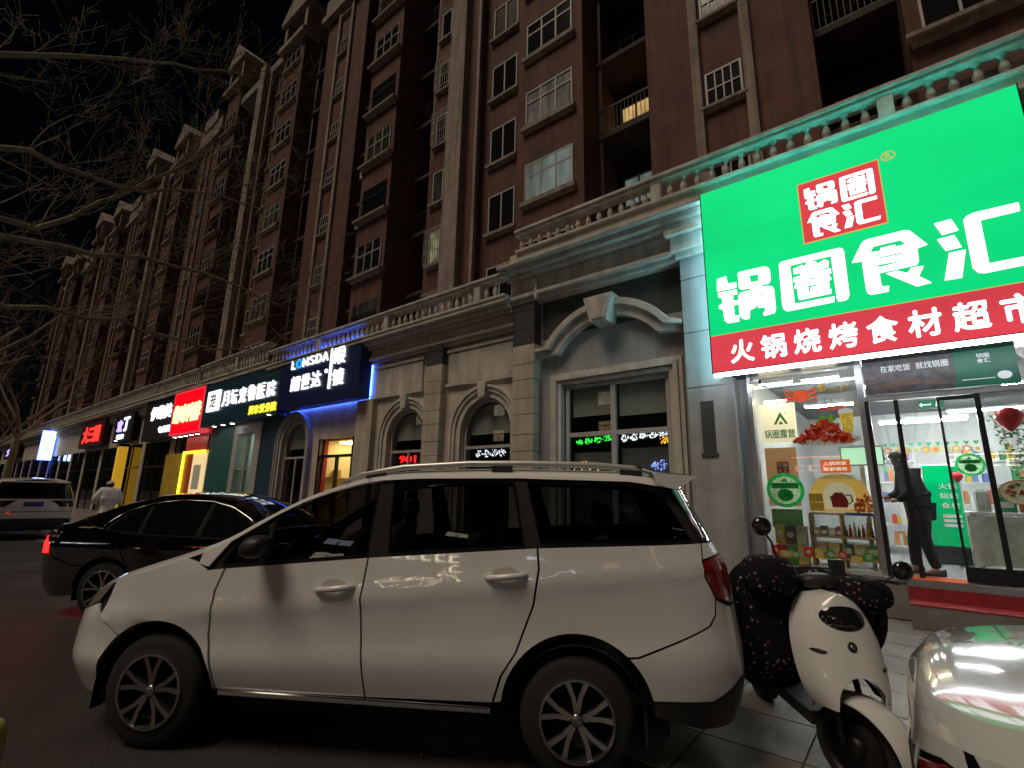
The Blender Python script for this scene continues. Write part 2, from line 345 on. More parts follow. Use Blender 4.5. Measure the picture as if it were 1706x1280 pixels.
part('capital', MB().box(-3.0,-2.08,8.62,9.0,6.0,6.12).box(-3.06,-2.02,8.55,9.0,6.12,6.42).box(-3.12,-1.96,8.42,9.0,6.42,6.52), M_stone2, cp, bevel=0.015)
part('niche', MB().box(-2.72,-2.5,8.688,8.70,2.3,3.2).box(-2.75,-2.47,8.68,8.70,2.24,2.3), M_dark, cp)
cornice(PB, -7.05, X1, [(6.0,6.1,8.72),(6.1,6.2,8.62),(6.2,6.62,8.78),(6.62,6.72,8.6),(6.72,6.84,8.45),(6.84,6.92,8.3)])
part('terrace_slab', MB().box(X0, X1, 8.5, 14.5, 6.92, 7.2), M_stone, PB)
balustrade(PB, -6.75, 8.4, 8.55, 7.27, .36)
# window under the arched hood
wf = part('window', MB().box(-5.72,-5.64,9.05,9.14,.75,3.9).box(-3.47,-3.39,9.05,9.14,.75,3.9).box(-5.64,-3.47,9.05,9.14,3.82,3.9).box(-4.64,-4.53,9.04,9.14,.75,3.82).box(-5.64,-4.64,9.05,9.14,2.77,2.86).box(-4.53,-3.47,9.05,9.14,2.77,2.86).box(-5.64,-4.64,9.05,9.14,.75,.83).box(-4.53,-3.47,9.05,9.14,.75,.83), M_frame, PB, bevel=0.006)
for a, b in ((-5.64,-4.64),(-4.53,-3.47)):
    for c, d in ((.83,2.77),(2.86,3.82)): part('pane', MB().box(a, b, 9.085, 9.091, c, d), M_glass, wf)
M_blind = pmat('grey_blind', (0.33,0.33,0.31), 0.8, var=0.12, scale=2)
part('blind', MB().box(-5.63,-4.65,9.2,9.21,3.22,3.85).box(-4.52,-3.48,9.2,9.21,3.16,3.85), M_blind, wf)
part('blind', MB().box(-5.63,-4.65,9.24,9.25,.8,2.45).box(-4.52,-3.48,9.24,9.25,.8,2.5), pmat('dark_blind', (0.13,0.13,0.14), 0.8, var=.2), wf)
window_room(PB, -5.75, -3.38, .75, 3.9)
ar = MB()
for i, (t, y) in enumerate(((.30,8.93),(.22,8.88),(.12,8.94))):
    x0, x1, zt = -5.75-t, -3.38+t, 3.9+t
    ar.prism([(x0,.6),(x0,zt),(x1,zt),(x1,.6),(x1-.09,.6),(x1-.09,zt-.09),(x0+.09,zt-.09),(x0+.09,.6)], y, 9.02)
part('window_surround', ar, M_stone2, PB, bevel=0.008)
hood = MB()
def hoodband(ro, ri, e, y):
    cx, cz = -4.62, 3.86
    out = [(-6.34-.04, cz+ro*math.sin(R(33))+0)]
    ao = [(cx-ro*math.cos(R(a)), cz+ro*math.sin(R(a))) for a in range(33, 148, 5)]
    ai = [(cx-ri*math.cos(R(a)), cz+ri*math.sin(R(a))) for a in range(33, 148, 5)]
    zo, zi = ao[0][1], ai[0][1]
    pts = [(-6.34+e, zi), (-6.34+e, zo)]+ao+[(-2.97-e, zo), (-2.97-e, zi)]+ai[::-1]
    hood.prism(pts, y, 9.0)
hoodband(1.72, 1.40, .02, 8.80); hoodband(1.745, 1.60, 0, 8.70); hoodband(1.52, 1.43, .05, 8.84)
part('arched_hood', hood, M_stone2, PB, bevel=0.012)
part('keystone', MB().prism([(-4.98,5.66),(-4.30,5.66),(-4.44,5.08),(-4.82,5.08)], 8.56, 8.99).prism([(-4.90,5.60),(-4.38,5.60),(-4.49,5.14),(-4.77,5.14)], 8.53, 8.57), M_stone2, PB, bevel=0.015)
part('lightning_spike', MB().lathe([(.045,0),(.05,.12),(.03,.14),(.045,.26),(.03,.28),(.035,.5),(.012,.55),(.01,.75),(0,.76)], (-6.28,8.66,6.0), 8), M_frame, PB, True)

# --- lower section with two arched windows and the optician
PL = thing('shop_podium', 'beige stone shop front with two round-arched windows, sunk panels and weathered balustrade', 'building', (-13, 9.0, 0))
LX0, LX1 = -18.75, -7.0
def arch_notch(cx, r, zc, z0): return [(cx-r, z0)]+[(cx-r*math.cos(R(a)), zc+r*math.sin(R(a))) for a in range(0, 181, 12)]+[(cx+r, z0)]
pts = [(LX0,0),(-17.92,0)]+arch_notch(-17.1, .82, 3.15, 0)+[(-15.55,0),(-15.55,3.25),(-13.5,3.25),(-13.5,0)]+arch_notch(-10.95, .80, 3.05, 0)+arch_notch(-7.98, .80, 3.05, 0)+[(LX1,0),(LX1,5.5),(LX0,5.5)]
part('wall', MB().prism(pts, 9.0, 9.3), M_stone, PL)
for cx in (-17.1,-10.95,-7.98):
    rr = .82 if cx < -16 else .8; zc = 3.15 if cx < -16 else 3.05
    mb = MB()
    for ro, ri, y in ((.30,.17,8.86),(.34,.27,8.82),(.19,.02,8.91)):
        o_ = arch_notch(cx, rr+ro, zc, .5); i_ = arch_notch(cx, rr+ri, zc, .5)
        mb.prism(o_+i_[::-1], y, 9.02)
    part('arch_surround', mb, M_stone2 if cx > -16 else M_grey, PL, bevel=0.008)
    if cx > -16:
        part('keystone', MB().prism([(cx-.14,zc+rr+.42),(cx+.14,zc+rr+.42),(cx+.10,zc+rr),(cx-.10,zc+rr)], 8.74, 9.0), M_stone2, PL, bevel=0.012)
    fr = MB()
    fr.prism(arch_notch(cx, rr-.003, zc, .6)+arch_notch(cx, rr-.07, zc, .67)[::-1], 9.06, 9.14)
    fr.box(cx-rr+.07, cx+rr-.07, 9.065, 9.13, 2.64, 2.71)
    if cx < -9: fr.box(cx-.03, cx+.03, 9.07, 9.13, .67, 2.64)
    w = part('window', fr, M_frame, PL)
    part('pane', MB().prism(arch_notch(cx, rr-.07, zc, .67), 9.095, 9.1), M_glass, w)
    part('blind', MB().prism([(cx-rr+.08,3.0)]+[(cx-(rr-.08)*math.cos(R(a)), zc+(rr-.08)*math.sin(R(a))) for a in range(0,181,12)]+[(cx+rr-.08,3.0)], 9.2, 9.21), M_blind, w)
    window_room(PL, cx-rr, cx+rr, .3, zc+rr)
    part('stall_riser', MB().box(cx-rr, cx+rr, 9.02, 9.28, 0, .6), M_stone, PL)
for x0, x1 in ((-9.35,-7.15),(-12.55,-10.4)):
    mb = MB().box(x0, x1, 8.94, 9.02, 4.38, 5.25)
    part('panel', mb, M_stone2, PL, bevel=0.02)
    part('panel_moulding', MB().box(x0-.06, x1+.06, 8.9, 9.0, 4.3, 4.37).box(x0-.06,x1+.06,8.9,9.0,5.26,5.34), M_stone2, PL, bevel=0.01)
pilaster(PL, -10.1, -9.46, 8.78, 0, 5.45, M_stone, dark=4.75)
pilaster(PL, -13.25, -12.45, 8.82, 0, 4.3, M_stone)
cornice(PL, LX0, LX1-.02, [(5.45,5.53,8.86),(5.53,5.62,8.76),(5.62,5.88,8.84),(5.88,5.96,8.7),(5.96,6.06,8.55),(6.06,6.13,8.42)], M_stone)
part('terrace_slab', MB().box(LX0, LX1, 8.5, 14.5, 6.13, 6.2), M_stone, PL)
balustrade(PL, LX0, LX1-.05, 8.55, 6.27, .40)

# --- section of the animal clinic and the red shop, then the shops further down
PM = thing('shop_podium', 'dark teal shop front with tall window between optician and red shop', 'building', (-22, 9.0, 0))
M_teal = pmat('teal_paint', (0.02,0.11,0.11), 0.6, var=0.15)
M_navy = pmat('navy_paint', (0.015,0.05,0.085), 0.6, var=0.15)
part('wall', MB().prism([(-25.6,0),(-21.75,0),(-21.75,3.95),(-19.95,3.95),(-19.95,0),(-18.77,0),(-18.77,5.6),(-25.6,5.6)], 9.0, 9.3), M_stone, PM)
part('cladding', MB().box(-24.5,-22.05,8.93,9.0,0,4.25), M_teal, PM)
part('cladding', MB().box(-19.6,-18.0,8.93,9.0,0,4.25), M_navy, PM)
w = part('window', MB().box(-22.0,-21.6,8.88,9.1,0,4.2).box(-20.1,-19.6,8.88,9.1,0,4.2).box(-21.6,-20.1,8.88,9.1,3.75,4.2).box(-21.6,-20.1,8.95,9.1,2.3,2.38).box(-20.95,-20.85,8.95,9.1,0,3.75), M_frame, PM, bevel=.01)
part('pane', MB().box(-21.6,-20.1,9.02,9.03,0,3.75), M_glass, w)
lit_room(w, -21.75, -19.95, 3.9, emat('clinic_lamp', (.75,1,.85), 3.0), M_white)
cornice(PM, -25.6, -18.8, [(5.6,5.7,8.85),(5.7,6.1,8.78),(6.1,6.2,8.6),(6.2,6.3,8.45)], M_stone)
part('terrace_slab', MB().box(-25.6, -18.77, 8.5, 14.5, 6.3, 6.4), M_stone, PM)
balustrade(PM, -25.5, -18.85, 8.55, 6.47, .6, sp=.28)
PF = thing('shop_podium', 'far dim row of small shop fronts under one stone cornice down the street', 'building', (-60, 9.0, 0))
wl = MB(); x = -25.65
shop_x = []
while x > -128:
    w_ = random.uniform(3.6, 4.6)
    wl.box(x-.55, x, 9.0, 9.3, 0, 4.0); shop_x.append((x-w_, x-.55)); x -= w_
wl.box(x, -25.65, 9.0, 9.3, 4.0, 5.6)
part('wall', wl, M_stone, PF)
part('back_wall', MB().box(-128,-25.65,11.5,11.6,0,5), M_room, PF)
cornice(PF, -128, -25.7, [(5.6,5.7,8.85),(5.7,6.1,8.78),(6.1,6.2,8.6),(6.2,6.3,8.45)], M_stone)
part('terrace_slab', MB().box(-128, -25.62, 8.5, 14.5, 6.3, 6.4), M_stone, PF)
balustrade(PF, -126, -25.7, 8.55, 6.47, .55, sp=.28, joined=True)
for i, (a, b) in enumerate(shop_x):
    f = part('shop_window', MB().box(a, a+.07, 9.05, 9.12, 0, 4).box(b-.07, b, 9.05, 9.12, 0, 4).box((a+b)/2-.04, (a+b)/2+.04, 9.05, 9.12, 0, 4).box(a+.07, b-.07, 9.05, 9.12, 2.6, 2.7), M_darkmetal, PF)
    part('pane', MB().box(a+.07, b-.07, 9.08, 9.085, 0, 4), M_glass, f)

# ------------------------------------------------------------------ apartment blocks above the podium
FH = 2.9; Z0 = 8.15; NF = 8; ZT = 30.4
WM = {}
def window_meshes(kind):
    if kind in WM: return WM[kind]
    w, h, cols, rows, sillh = {'A': (1.25,1.55,2,1,.12), 'B': (1.9,1.45,3,2,.16), 'D': (.95,1.1,4,2,.08), 'C': (1.6,2.0,3,2,.1)}[kind]
    t = .055; f = MB()
    f.box(-w/2,-w/2+t,-.03,.05,0,h).box(w/2-t,w/2,-.03,.05,0,h).box(-w/2+t,w/2-t,-.03,.05,0,t).box(-w/2+t,w/2-t,-.03,.05,h-t,h)
    xs = [-w/2+t+(w-2*t)*k/cols for k in range(1, cols)]
    tm = .03 if kind != 'D' else .018
    for x in xs: f.box(x-tm, x+tm, -.028, .04, t, h-t)
    ex = [-w/2+t]+xs+[w/2-t]
    if rows == 2:
        zz = h*.68 if kind != 'D' else h*.5
        for k in range(cols): f.box(ex[k]+(tm if k else 0), ex[k+1]-(tm if k < cols-1 else 0), -.026, .04, zz-tm, zz+tm)
    g = MB().box(-w/2+t, w/2-t, .0, .006, t, h-t)
    s = MB().box(-w/2-.12, w/2+.12, -.16, .02, -sillh, -.005).box(-w/2-.06, w/2+.06, -.10, .02, -sillh-.08, -sillh)
    WM[kind] = (f.mesh('window'), g.mesh('pane'), s.mesh('window_sill'), w, h)
    WM[kind][0].materials.append(M_frame); WM[kind][2].materials.append(M_trim); WM[kind][1].materials.append(M_pane)
    return WM[kind]
pane_alt = {}
def put_window(parent, kind, x, y, z, pane=None, cage=False, sill=True):
    f, g, s, w, h = window_meshes(kind)
    o = link('window', f, None, parent, (x, y, z))
    if pane is not None:
        key = (kind, pane.name)
        if key not in pane_alt:
            g2 = g.copy(); g2.materials.clear(); g2.materials.append(pane); pane_alt[key] = g2
        g = pane_alt[key]
    link('pane', g, None, o, (x, y, z))
    if sill: link('window_sill', s, None, o, (x, y, z))
    if cage:
        ck = ('cage', kind)
        if ck not in pane_alt:
            mb = MB(); n = 9
            for k in range(n+1):
                xx = -w/2+w*k/n; mb.box(xx-.009, xx+.009, -.32, -.30, -.1, h*.95)
            for zz in (-.1, h*.3, h*.62, h*.95): mb.box(-w/2, w/2, -.33, -.31, zz-.012, zz+.012).box(-w/2-.01, -w/2+.01, -.31, -.02, zz-.012, zz+.012).box(w/2-.01, w/2+.01, -.31, -.02, zz-.012, zz+.012)
            pane_alt[ck] = mb.mesh('window_cage'); pane_alt[ck].materials.append(M_frame)
        link('window_cage', pane_alt[ck], None, o, (x, y, z))
    return o
ledge_me = MB().box(-1.2,1.2,-.28,.05,-.1,.0).box(-1.12,1.12,-.18,.05,-.2,-.1).mesh('ledge'); ledge_me.materials.append(M_trim)
def balcony_rail(parent, x0, x1, y, z):
    mb = MB().box(x0, x1, y-.02, y+.02, z+.95, z+1.0).box(x0, x1, y-.02, y+.02, z+.05, z+.09)
    n = int((x1-x0)/.13)
    for k in range(n+1):
        xx = x0+(x1-x0)*k/n; mb.box(xx-.008, xx+.008, y-.008, y+.008, z+.09, z+.95)
    part('balcony_rail', mb, M_iron, parent)
def apartment(off, label, lit=None, nf=NF, full=True):
    """one block between two brown stair strips; off moves it along the street"""
    lit = lit or {}
    T = thing('apartment_building', label, 'building', (off-12.4, 12, 0), group='apartment blocks above the shops')
    X = lambda v: v+off
    base = 6.2; zt = ZT
    def wall(x0, x1, y, z1=zt, mat=M_brick, yb=15.0): return part('wall', MB().box(X(x0), X(x1), y, yb, base, z1), mat, T)
    wall(-4.75, -.55, 12.2)                        # stair strip, right
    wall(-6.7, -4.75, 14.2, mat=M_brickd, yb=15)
    wall(-9.35, -6.7, 11.7)                        # bay B
    wall(-11.5, -9.35, 12.3)
    wall(-12.1, -11.5, 11.95)
    part('pilaster', MB().box(X(-12.95), X(-12.1), 11.6, 12.6, base, zt+.8), M_trim, T)
    part('pilaster', MB().box(X(-11.62), X(-11.48), 11.85, 12.0, base, zt), M_trim, T)
    wall(-15.2, -12.95, 12.8)
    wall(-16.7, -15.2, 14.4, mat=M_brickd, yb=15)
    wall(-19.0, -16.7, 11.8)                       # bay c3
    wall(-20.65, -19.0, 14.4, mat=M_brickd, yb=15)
    for a, yy in ((-6.62,12.75),(-15.35,12.95),(-18.9,12.2),(-9.42,12.1)): part('drain_pipe', MB().tube([(X(a),yy,base),(X(a),yy,zt)], .055, 8), M_trim, T, True)
    st = MB()
    for a in (-3.42, -2.1): st.box(X(a), X(a+.24), 12.05, 12.22, base, zt+.4)
    part('stair_strip', st, M_trim, T)
    for k in range(nf):
        z = Z0+FH*k
        def P(c): return lit.get((c, k), random.choice([None, None, None, M_curt]))
        put_window(T, 'D', X(-2.64), 12.19, z+.9, P('D'))
        put_window(T, 'B', X(-8.02), 11.69, z, P('B'))
        put_window(T, 'A', X(-10.5), 12.29, z-.15, P('A'))
        put_window(T, 'A', X(-14.3), 12.79, z-.1, P('c2'), cage=(k % 3 != 2))
        link('ledge', ledge_me, None, T, (X(-17.85), 11.8, z-.02))
        bk = part('loggia', MB().box(X(-18.75), X(-16.95), 11.785, 11.80, z, z+1.55), M_pane if k % 3 else M_curt, T)
        if k % 2 == 0: balcony_rail(bk, X(-18.75), X(-16.95), 11.72, z)
        else:
            mb = MB()
            for q in range(4): mb.box(X(-18.75+.585*q), X(-18.7+.585*q), 11.75, 11.784, z, z+1.55)
            mb.box(X(-18.75), X(-16.95), 11.76, 11.783, z+1.0, z+1.05); part('window_frame', mb, M_frame, bk)
        # recessed balconies between bays
        for (x0, x1, yy) in ((-6.7,-4.75,12.6),(-16.7,-15.2,13.1),(-20.65,-19.0,12.6)):
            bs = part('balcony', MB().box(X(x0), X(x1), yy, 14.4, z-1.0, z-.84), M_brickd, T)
            if (k+int(x0)) % 2 == 0: balcony_rail(bs, X(x0)+.03, X(x1)-.03, yy+.06, z-.84)
        put_window(T, 'C', X(-5.72), 14.15, z-.75, P('C'), sill=False)
        put_window(T, 'A', X(-15.95), 14.35, z-.4, P('e1'), sill=False)
        put_window(T, 'A', X(-19.82), 14.35, z-.4, P('e2'), sill=False)
    # rooflines: gabled tops over the bays, blocks over the stair strips
    for x0, x1, yf, ex_ in ((-9.5,-6.55,11.55,0),(-19.15,-16.55,11.65,2.2)):
        xm = (x0+x1)/2
        if ex_: part('wall', MB().box(X(x0)+.15, X(x1)-.15, yf+.15, yf+1.5, zt, zt+ex_), M_brick, T)
        zt = ZT+ex_
        g = MB().box(X(x0), X(x0)+.35, yf, yf+1.6, zt, zt+2.0).box(X(x1)-.35, X(x1), yf, yf+1.6, zt, zt+2.0)
        g.prism([(X(x0)-.25, zt+2.0), (X(x1)+.25, zt+2.0), (X(x1)+.25, zt+2.25), (X(xm), zt+3.9), (X(x0)-.25, zt+2.25)], yf-.2, yf+1.7)
        part('gable', g, M_trim, T)
        part('cornice', MB().box(X(x0)-.15, X(x1)+.15, yf-.25, yf+1.0, zt-.35, zt), M_trim, T)
    zt = ZT
    part('parapet', MB().box(X(-5.0), X(-.35), 12.0, 14.8, zt, zt+1.2).box(X(-4.0), X(-1.3), 11.9, 14.8, zt+1.2, zt+2.3).box(X(-5.1), X(-.25), 11.85, 14.8, zt-.5, zt-.1), M_trim, T)
    part('parapet', MB().box(X(-16.7), X(-9.5), 11.9, 14.8, zt, zt+.6).box(X(-20.65), X(-19.15), 12.4, 14.8, zt, zt+.5), M_trim, T)
    return T
L0 = {('B',1): M_litg, ('B',2): pmat('pale_curtain', (0.30,0.33,0.35), .7, var=.6, scale=1.6, streak=.7), ('c2',1): M_lity, ('C',2): M_litw, ('C',1): M_litg, ('D',0): M_pane, ('c2',2): M_curt, ('A',1): M_pane, ('A',0): M_pane, ('A',2): M_pane, ('B',3): M_pane, ('D',1): M_pane}
apartment(0, 'red-brown apartment block with white windows and pale pilaster above the arched windows', L0)
apartment(20.1, 'apartment block standing above the green lit shop sign', {('C',1): M_litg})
apartment(-20.1, 'apartment block above the animal clinic and the red shop sign', {('B',1): M_curt})
apartment(-40.2, 'apartment block behind the bare branches, third along the street')
apartment(-60.3, 'distant apartment block, fourth along the street, above the white lit sign')
apartment(-80.4, 'faintest apartment block at the far end of the street')
M_ac = pmat('ac_casing', (0.42,0.42,0.40), 0.5, var=.2)
def ac_unit(x, y, z, label):
    t = thing('air_conditioner', label, 'air conditioner', (x, y, z), group='air conditioners on the apartment walls')
    part('casing', MB().box(x-.4, x+.4, y-.32, y, z, z+.55), M_ac, t, bevel=.02)
    part('fan_grille', MB().lathe([(.0,-.33),(.2,-.335),(.22,-.325)], (x-.08, y, z+.28), 16, 'y'), M_iron, t)
    for q in (-.32,.32): part('bracket', MB().box(x+q-.02, x+q+.02, y-.3, y+.2, z-.05, z), M_iron, t)
for i, (x, y, z, l) in enumerate([(-19.45,12.5,14.1,'boxy outdoor unit beside the second lit bay above the optician'),(-19.45,12.5,16.9,'outdoor unit one floor higher in the dark recess above the optician'),
        (-39.6,12.5,14.0,'outdoor unit on the block behind the bare twigs'),(-39.6,12.5,19.8,'highest outdoor unit on the block behind the bare twigs')]):
    ac_unit(x, y, z, l)
# ------------------------------------------------------------------ the lit shop: big sign
G_top = emat('sign_green', (0.0,0.77,0.22), .96, var=.09, scale=(.35,1,1.1)); G_red = emat('sign_red', (0.78,0.06,0.085), 0.9, var=.12, scale=(.5,1,2)); G_logo = emat('sign_logo_red', (0.80,0.06,0.075), 0.9)
G_wh = emat('sign_white', (1.0,1.0,1.0), 2.2); G_edge = emat('added_edge_glow', (0.35,0.85,0.95), 7.0); G_or = emat('sign_orange_line', (0.85,0.45,0.10), 0.9)
G_edget = emat('added_top_glow', (0.02,0.62,0.50), 48.0)
SX0, SX1, SZ0, SZB, SZ1, SY = -2.46, 1.80, 3.67, 4.34, 7.16, 8.62
sg = thing('shop_sign', 'huge green and red lightbox sign with white characters above the lit shop', 'sign', (-.3, SY, SZ0))
part('green_panel', MB().box(SX0+.015, SX1-.015, SY, SY+.02, SZB+.006, SZ1-.015), G_top, sg)
part('red_panel', MB().box(SX0+.015, SX1-.015, SY, SY+.02, SZ0+.015, SZB-.006), G_red, sg)
part('divider', MB().box(SX0+.015, SX1-.015, SY+.001, SY+.02, SZB-.006, SZB+.006), G_or, sg)
part('casing', MB().box(SX0, SX0+.015, SY-.01, SY+.06, SZ0, SZ1).box(SX1-.015, SX1, SY-.01, SY+.06, SZ0, SZ1).box(SX0+.015, SX1-.015, SY-.01, SY+.06, SZ0, SZ0+.015), M_darkmetal, sg)
part('added_side_glow', MB().box(SX0+.002, SX0+.01, SY+.06, 8.98, SZ0+.02, SZ1-.02), G_edge, sg)  # glowing box side added to wash the pilaster beside it teal
part('added_uplight', MB().box(SX0+.02, SX1-.02, SY+.004, SY+.05, SZ1-.05, SZ1-.03), G_edget, sg)  # light strip added to tint the balustrade and wall above teal
part('back_box', MB().box(SX0+.02, SX1-.01, SY+.07, 8.99, SZ0+.02, SZ1-.06), M_darkmetal, sg)
for k, (a, b, c, d) in {'guo': (-2.271,-1.38,4.523,5.406), 'quan_ring': (-1.283,-.371,4.541,5.406), 'quan_core': (-1.283,-.371,4.541,5.406), 'shi': (-.291,.595,4.547,5.426), 'hui': (.709,1.576,4.549,5.432)}.items():
    link('character', glyph_mesh(k, a, b, c, d, SY, .025), G_wh, sg)
lg = part('logo_square', MB().box(-.87, .20, SY-.012, SY, 5.63, 6.68), G_logo, sg)
lo = MB()
for a, b, c, d in ((-.885,-.87,5.615,6.695),(.20,.215,5.615,6.695),(-.87,.20,5.615,5.63),(-.87,.20,6.68,6.695)): lo.box(a, b, SY-.013, SY, c, d)
part('logo_border', lo, G_or, lg)
for k, (a, b, c, d) in {'guo': (-.80,-.355,6.17,6.58), 'quan_ring': (-.31,.13,6.15,6.58), 'quan_core': (-.31,.13,6.15,6.58), 'shi': (-.80,-.36,5.68,6.12), 'hui': (-.32,.14,5.70,6.10)}.items():
    link('character', glyph_mesh(k, a, b, c, d, SY-.012, .01), G_wh, lg)
rg = MB()
for i in range(28):
    a0, a1 = 2*PI*i/28, 2*PI*(i+1)/28
    rg.prism([(.335+.09*math.cos(a0), 6.70+.075*math.sin(a0)), (.335+.09*math.cos(a1), 6.70+.075*math.sin(a1)), (.335+.077*math.cos(a1), 6.70+.063*math.sin(a1)), (.335+.077*math.cos(a0), 6.70+.063*math.sin(a0))], SY-.01, SY)
part('registered_ring', rg, G_or, sg)
text_part('registered_letter', 'R', (.30,.37,6.665,6.74), SY, G_or, sg, .01, .008)
for i, ch in enumerate('火锅烧烤食材超市'):
    xc = -1.95+.475*i; text_part('character', ch, (xc-.185, xc+.185, 3.80, 4.20), SY, G_wh, sg, .028, .02)
part('led_strip', MB().box(SX0+.02, SX1-.02, SY+.03, SY+.075, SZ0-.055, SZ0-.005), emat('sign_strip_led', (.88,.96,1.0), 20.0), sg)
# the sign stands proud of the cornice on its own frame: set its final size and distance from the wall
KS = 8.24/8.62
def resize(o):
    for ch in list(o.children):
        if not ch.get('_rs'):
            for v in ch.data.vertices: v.co = (v.co.x*KS, v.co.y-.38 if v.co.y < 8.9 else v.co.y, v.co.z*KS+.0683)
        resize(ch)
resize(sg)
# ------------------------------------------------------------------ the lit shop: front
sf = thing('glazed_shopfront', 'bright glazed shop front with steel frame and open door below the green sign', 'shop front', (-.3, 9.0, .5))
FZ = .55
part('plinth', MB().box(-1.98, -.2, 8.86, 9.3, 0.013, .50), M_plinth, sf, bevel=.01)
part('threshold', MB().box(-.2, 3.55, 8.80, 9.3, 0.013, FZ-.004), M_plinth, sf)
part('carpet', MB().box(-.14, .43, 8.80, 9.25, FZ-.004, FZ+.006), pmat('orange_mat', (0.55,0.10,0.03), .9, var=.2), sf)
part('step', MB().box(-.2, 3.55, 8.40, 8.80, 0.013, .285), M_plinth, sf)
part('step_carpet', MB().box(-.19, 3.54, 8.395, 8.80, .285, .30), M_red, sf)
part('step_nosing', MB().box(-.2, 3.55, 8.785, 8.80, .46, FZ-.006), M_steel, sf)
part('riser', MB().box(-.2, 3.55, 8.782, 8.80, .301, .455), M_red, sf)
part('sill', MB().box(-1.98, -.2, 8.84, 9.05, .50, .54), M_steel, sf)
fm = MB().box(-2.0,-1.93,8.92,9.06,.54,3.66).box(-.47,-.38,8.92,9.06,.54,3.66).box(-1.93,-.47,8.94,9.05,3.58,3.66).box(-.38,3.5,8.94,9.05,3.0,3.08).box(-.38,3.5,8.94,9.05,3.6,3.66)
part('frame', fm, M_steel, sf, bevel=.006)
for x in (-.03, .84, 1.75): part('post', MB().box(x-.028, x+.028, 8.97, 9.05, FZ, 3.0), M_darkmetal, sf)
part('post', MB().box(-.40,-.345,8.90,8.96,.3,3.0), M_darkmetal, sf)
dp = part('pane', MB().box(-1.93,-.47,8.99,8.998,.54,3.58), M_glass, sf)
part('pane', MB().box(.868,1.722,9.0,9.008,.75,3.0), M_glass, sf)
part('kick_panel', MB().box(.45,3.5,8.99,9.02,FZ,.75), M_darkmetal, sf)
# sliding leaf pushed open and the transparent door strips
dl = part('door_leaf', MB().box(.418,.446,8.90,8.94,FZ+.01,2.98).box(.80,.83,8.90,8.94,FZ+.01,2.98).box(.446,.80,8.90,8.94,FZ+.01,.75).box(.446,.80,8.90,8.94,2.93,2.98), M_darkmetal, sf)
part('pane', MB().box(.446,.80,8.917,8.923,.75,2.93), M_glass, dl)
M_plas = glassmat('clear_plastic', (0.90,0.93,0.95), 1.4, 0.10, 0.0)
_nt = M_plas.node_tree; _o = _nt.nodes['Material Output']; _ms = _nt.nodes.new('ShaderNodeMixShader'); _tl = _nt.nodes.new('ShaderNodeBsdfTranslucent'); _tl.inputs[0].default_value = (.8,.83,.85,1)
_src = _o.inputs[0].links[0].from_socket; _ms.inputs[0].default_value = .02; _nt.links.new(_src, _ms.inputs[1]); _nt.links.new(_tl.outputs[0], _ms.inputs[2]); _nt.links.new(_ms.outputs[0], _o.inputs[0])
random.seed(5)
def strip_curtain(x0, w, xg, yo):
    """one PVC strip gathered at mid height"""
    ph = random.random()*6
    def fn(u, v):
        z = FZ+.03+v*(2.98-FZ-.05)
        k = math.exp(-((z-1.95)/.55)**2)
        x = x0+(u-.5)*w; x = x+(xg+(u-.5)*.05-x)*k*.85
        return (x, 9.07+yo+.02*math.sin(u*14+ph+z*1.2)*(1-k*.5)-.10*k, z)
    return MB().grid(fn, 14, 36)
for i, (x0, w, xg) in enumerate(((-.30,.22,-.14),(-.12,.22,-.08),(.10,.22,-.02),(.28,.22,.02))):
    o = one('door_strip', strip_curtain(x0, w, xg, .02*i), M_plas, ['clear plastic door strip nearest the dark post, gathered at waist', 'second clear plastic door strip, tied back beside the first', 'clear plastic door strip hanging in front of the man', 'clear plastic door strip swept back over the man\'s shoulder'][i], 'door strip', 'clear door strips in the shop entrance', True)
# transom banner over the door
bn = thing('banner', 'long dark food banner with a green end panel above the shop door', 'banner', (.45, 8.93, 3.08))
part('photo_panel', MB().box(-.36, .66, 8.90, 8.93, 3.09, 3.60), pmat('banner_photo', (0.07,0.075,0.085), .4, var=.9, scale=9, col2=(0.10,0.06,0.06)), bn)
part('green_panel', MB().box(.66, 1.28, 8.90, 8.93, 3.09, 3.60), pmat('banner_green', (0.0,0.13,0.075), .4, var=.2), bn)
M_bt = emat('banner_letter', (.7,.78,.82), .35, (.6,.6,.6))
text_part('lettering', '在家吃饭', (-.15,.20,3.42,3.52), 8.90, M_bt, bn, .015, .004)
text_part('lettering', '就找锅圈', (.26,.61,3.42,3.52), 8.90, M_bt, bn, .015, .004)
text_part('lettering', '锅圈', (.90,1.03,3.48,3.54), 8.90, M_bt, bn, .015, .004)
text_part('lettering', '食汇', (.90,1.03,3.41,3.47), 8.90, M_bt, bn, .015, .004)
pan = MB()
for (cx, cz, a, b) in ((.12,3.24,.17,.06),(.42,3.2,.13,.05),(-.1,3.19,.12,.045)): pan.prism([(cx+a*math.cos(t*PI/8), cz+b*math.sin(t*PI/8)) for t in range(16)], 8.896, 8.90)
part('printed_dish', pan, pmat('print_brown', (.16,.08,.06), .5, var=.5, scale=14), bn)
part('printed_plate', MB().prism([(1.14+.07*math.cos(t*PI/8), 3.22+.055*math.sin(t*PI/8)) for t in range(16)], 8.896, 8.90).box(.72,1.05,8.897,8.90,3.19,3.20), M_bt, bn)

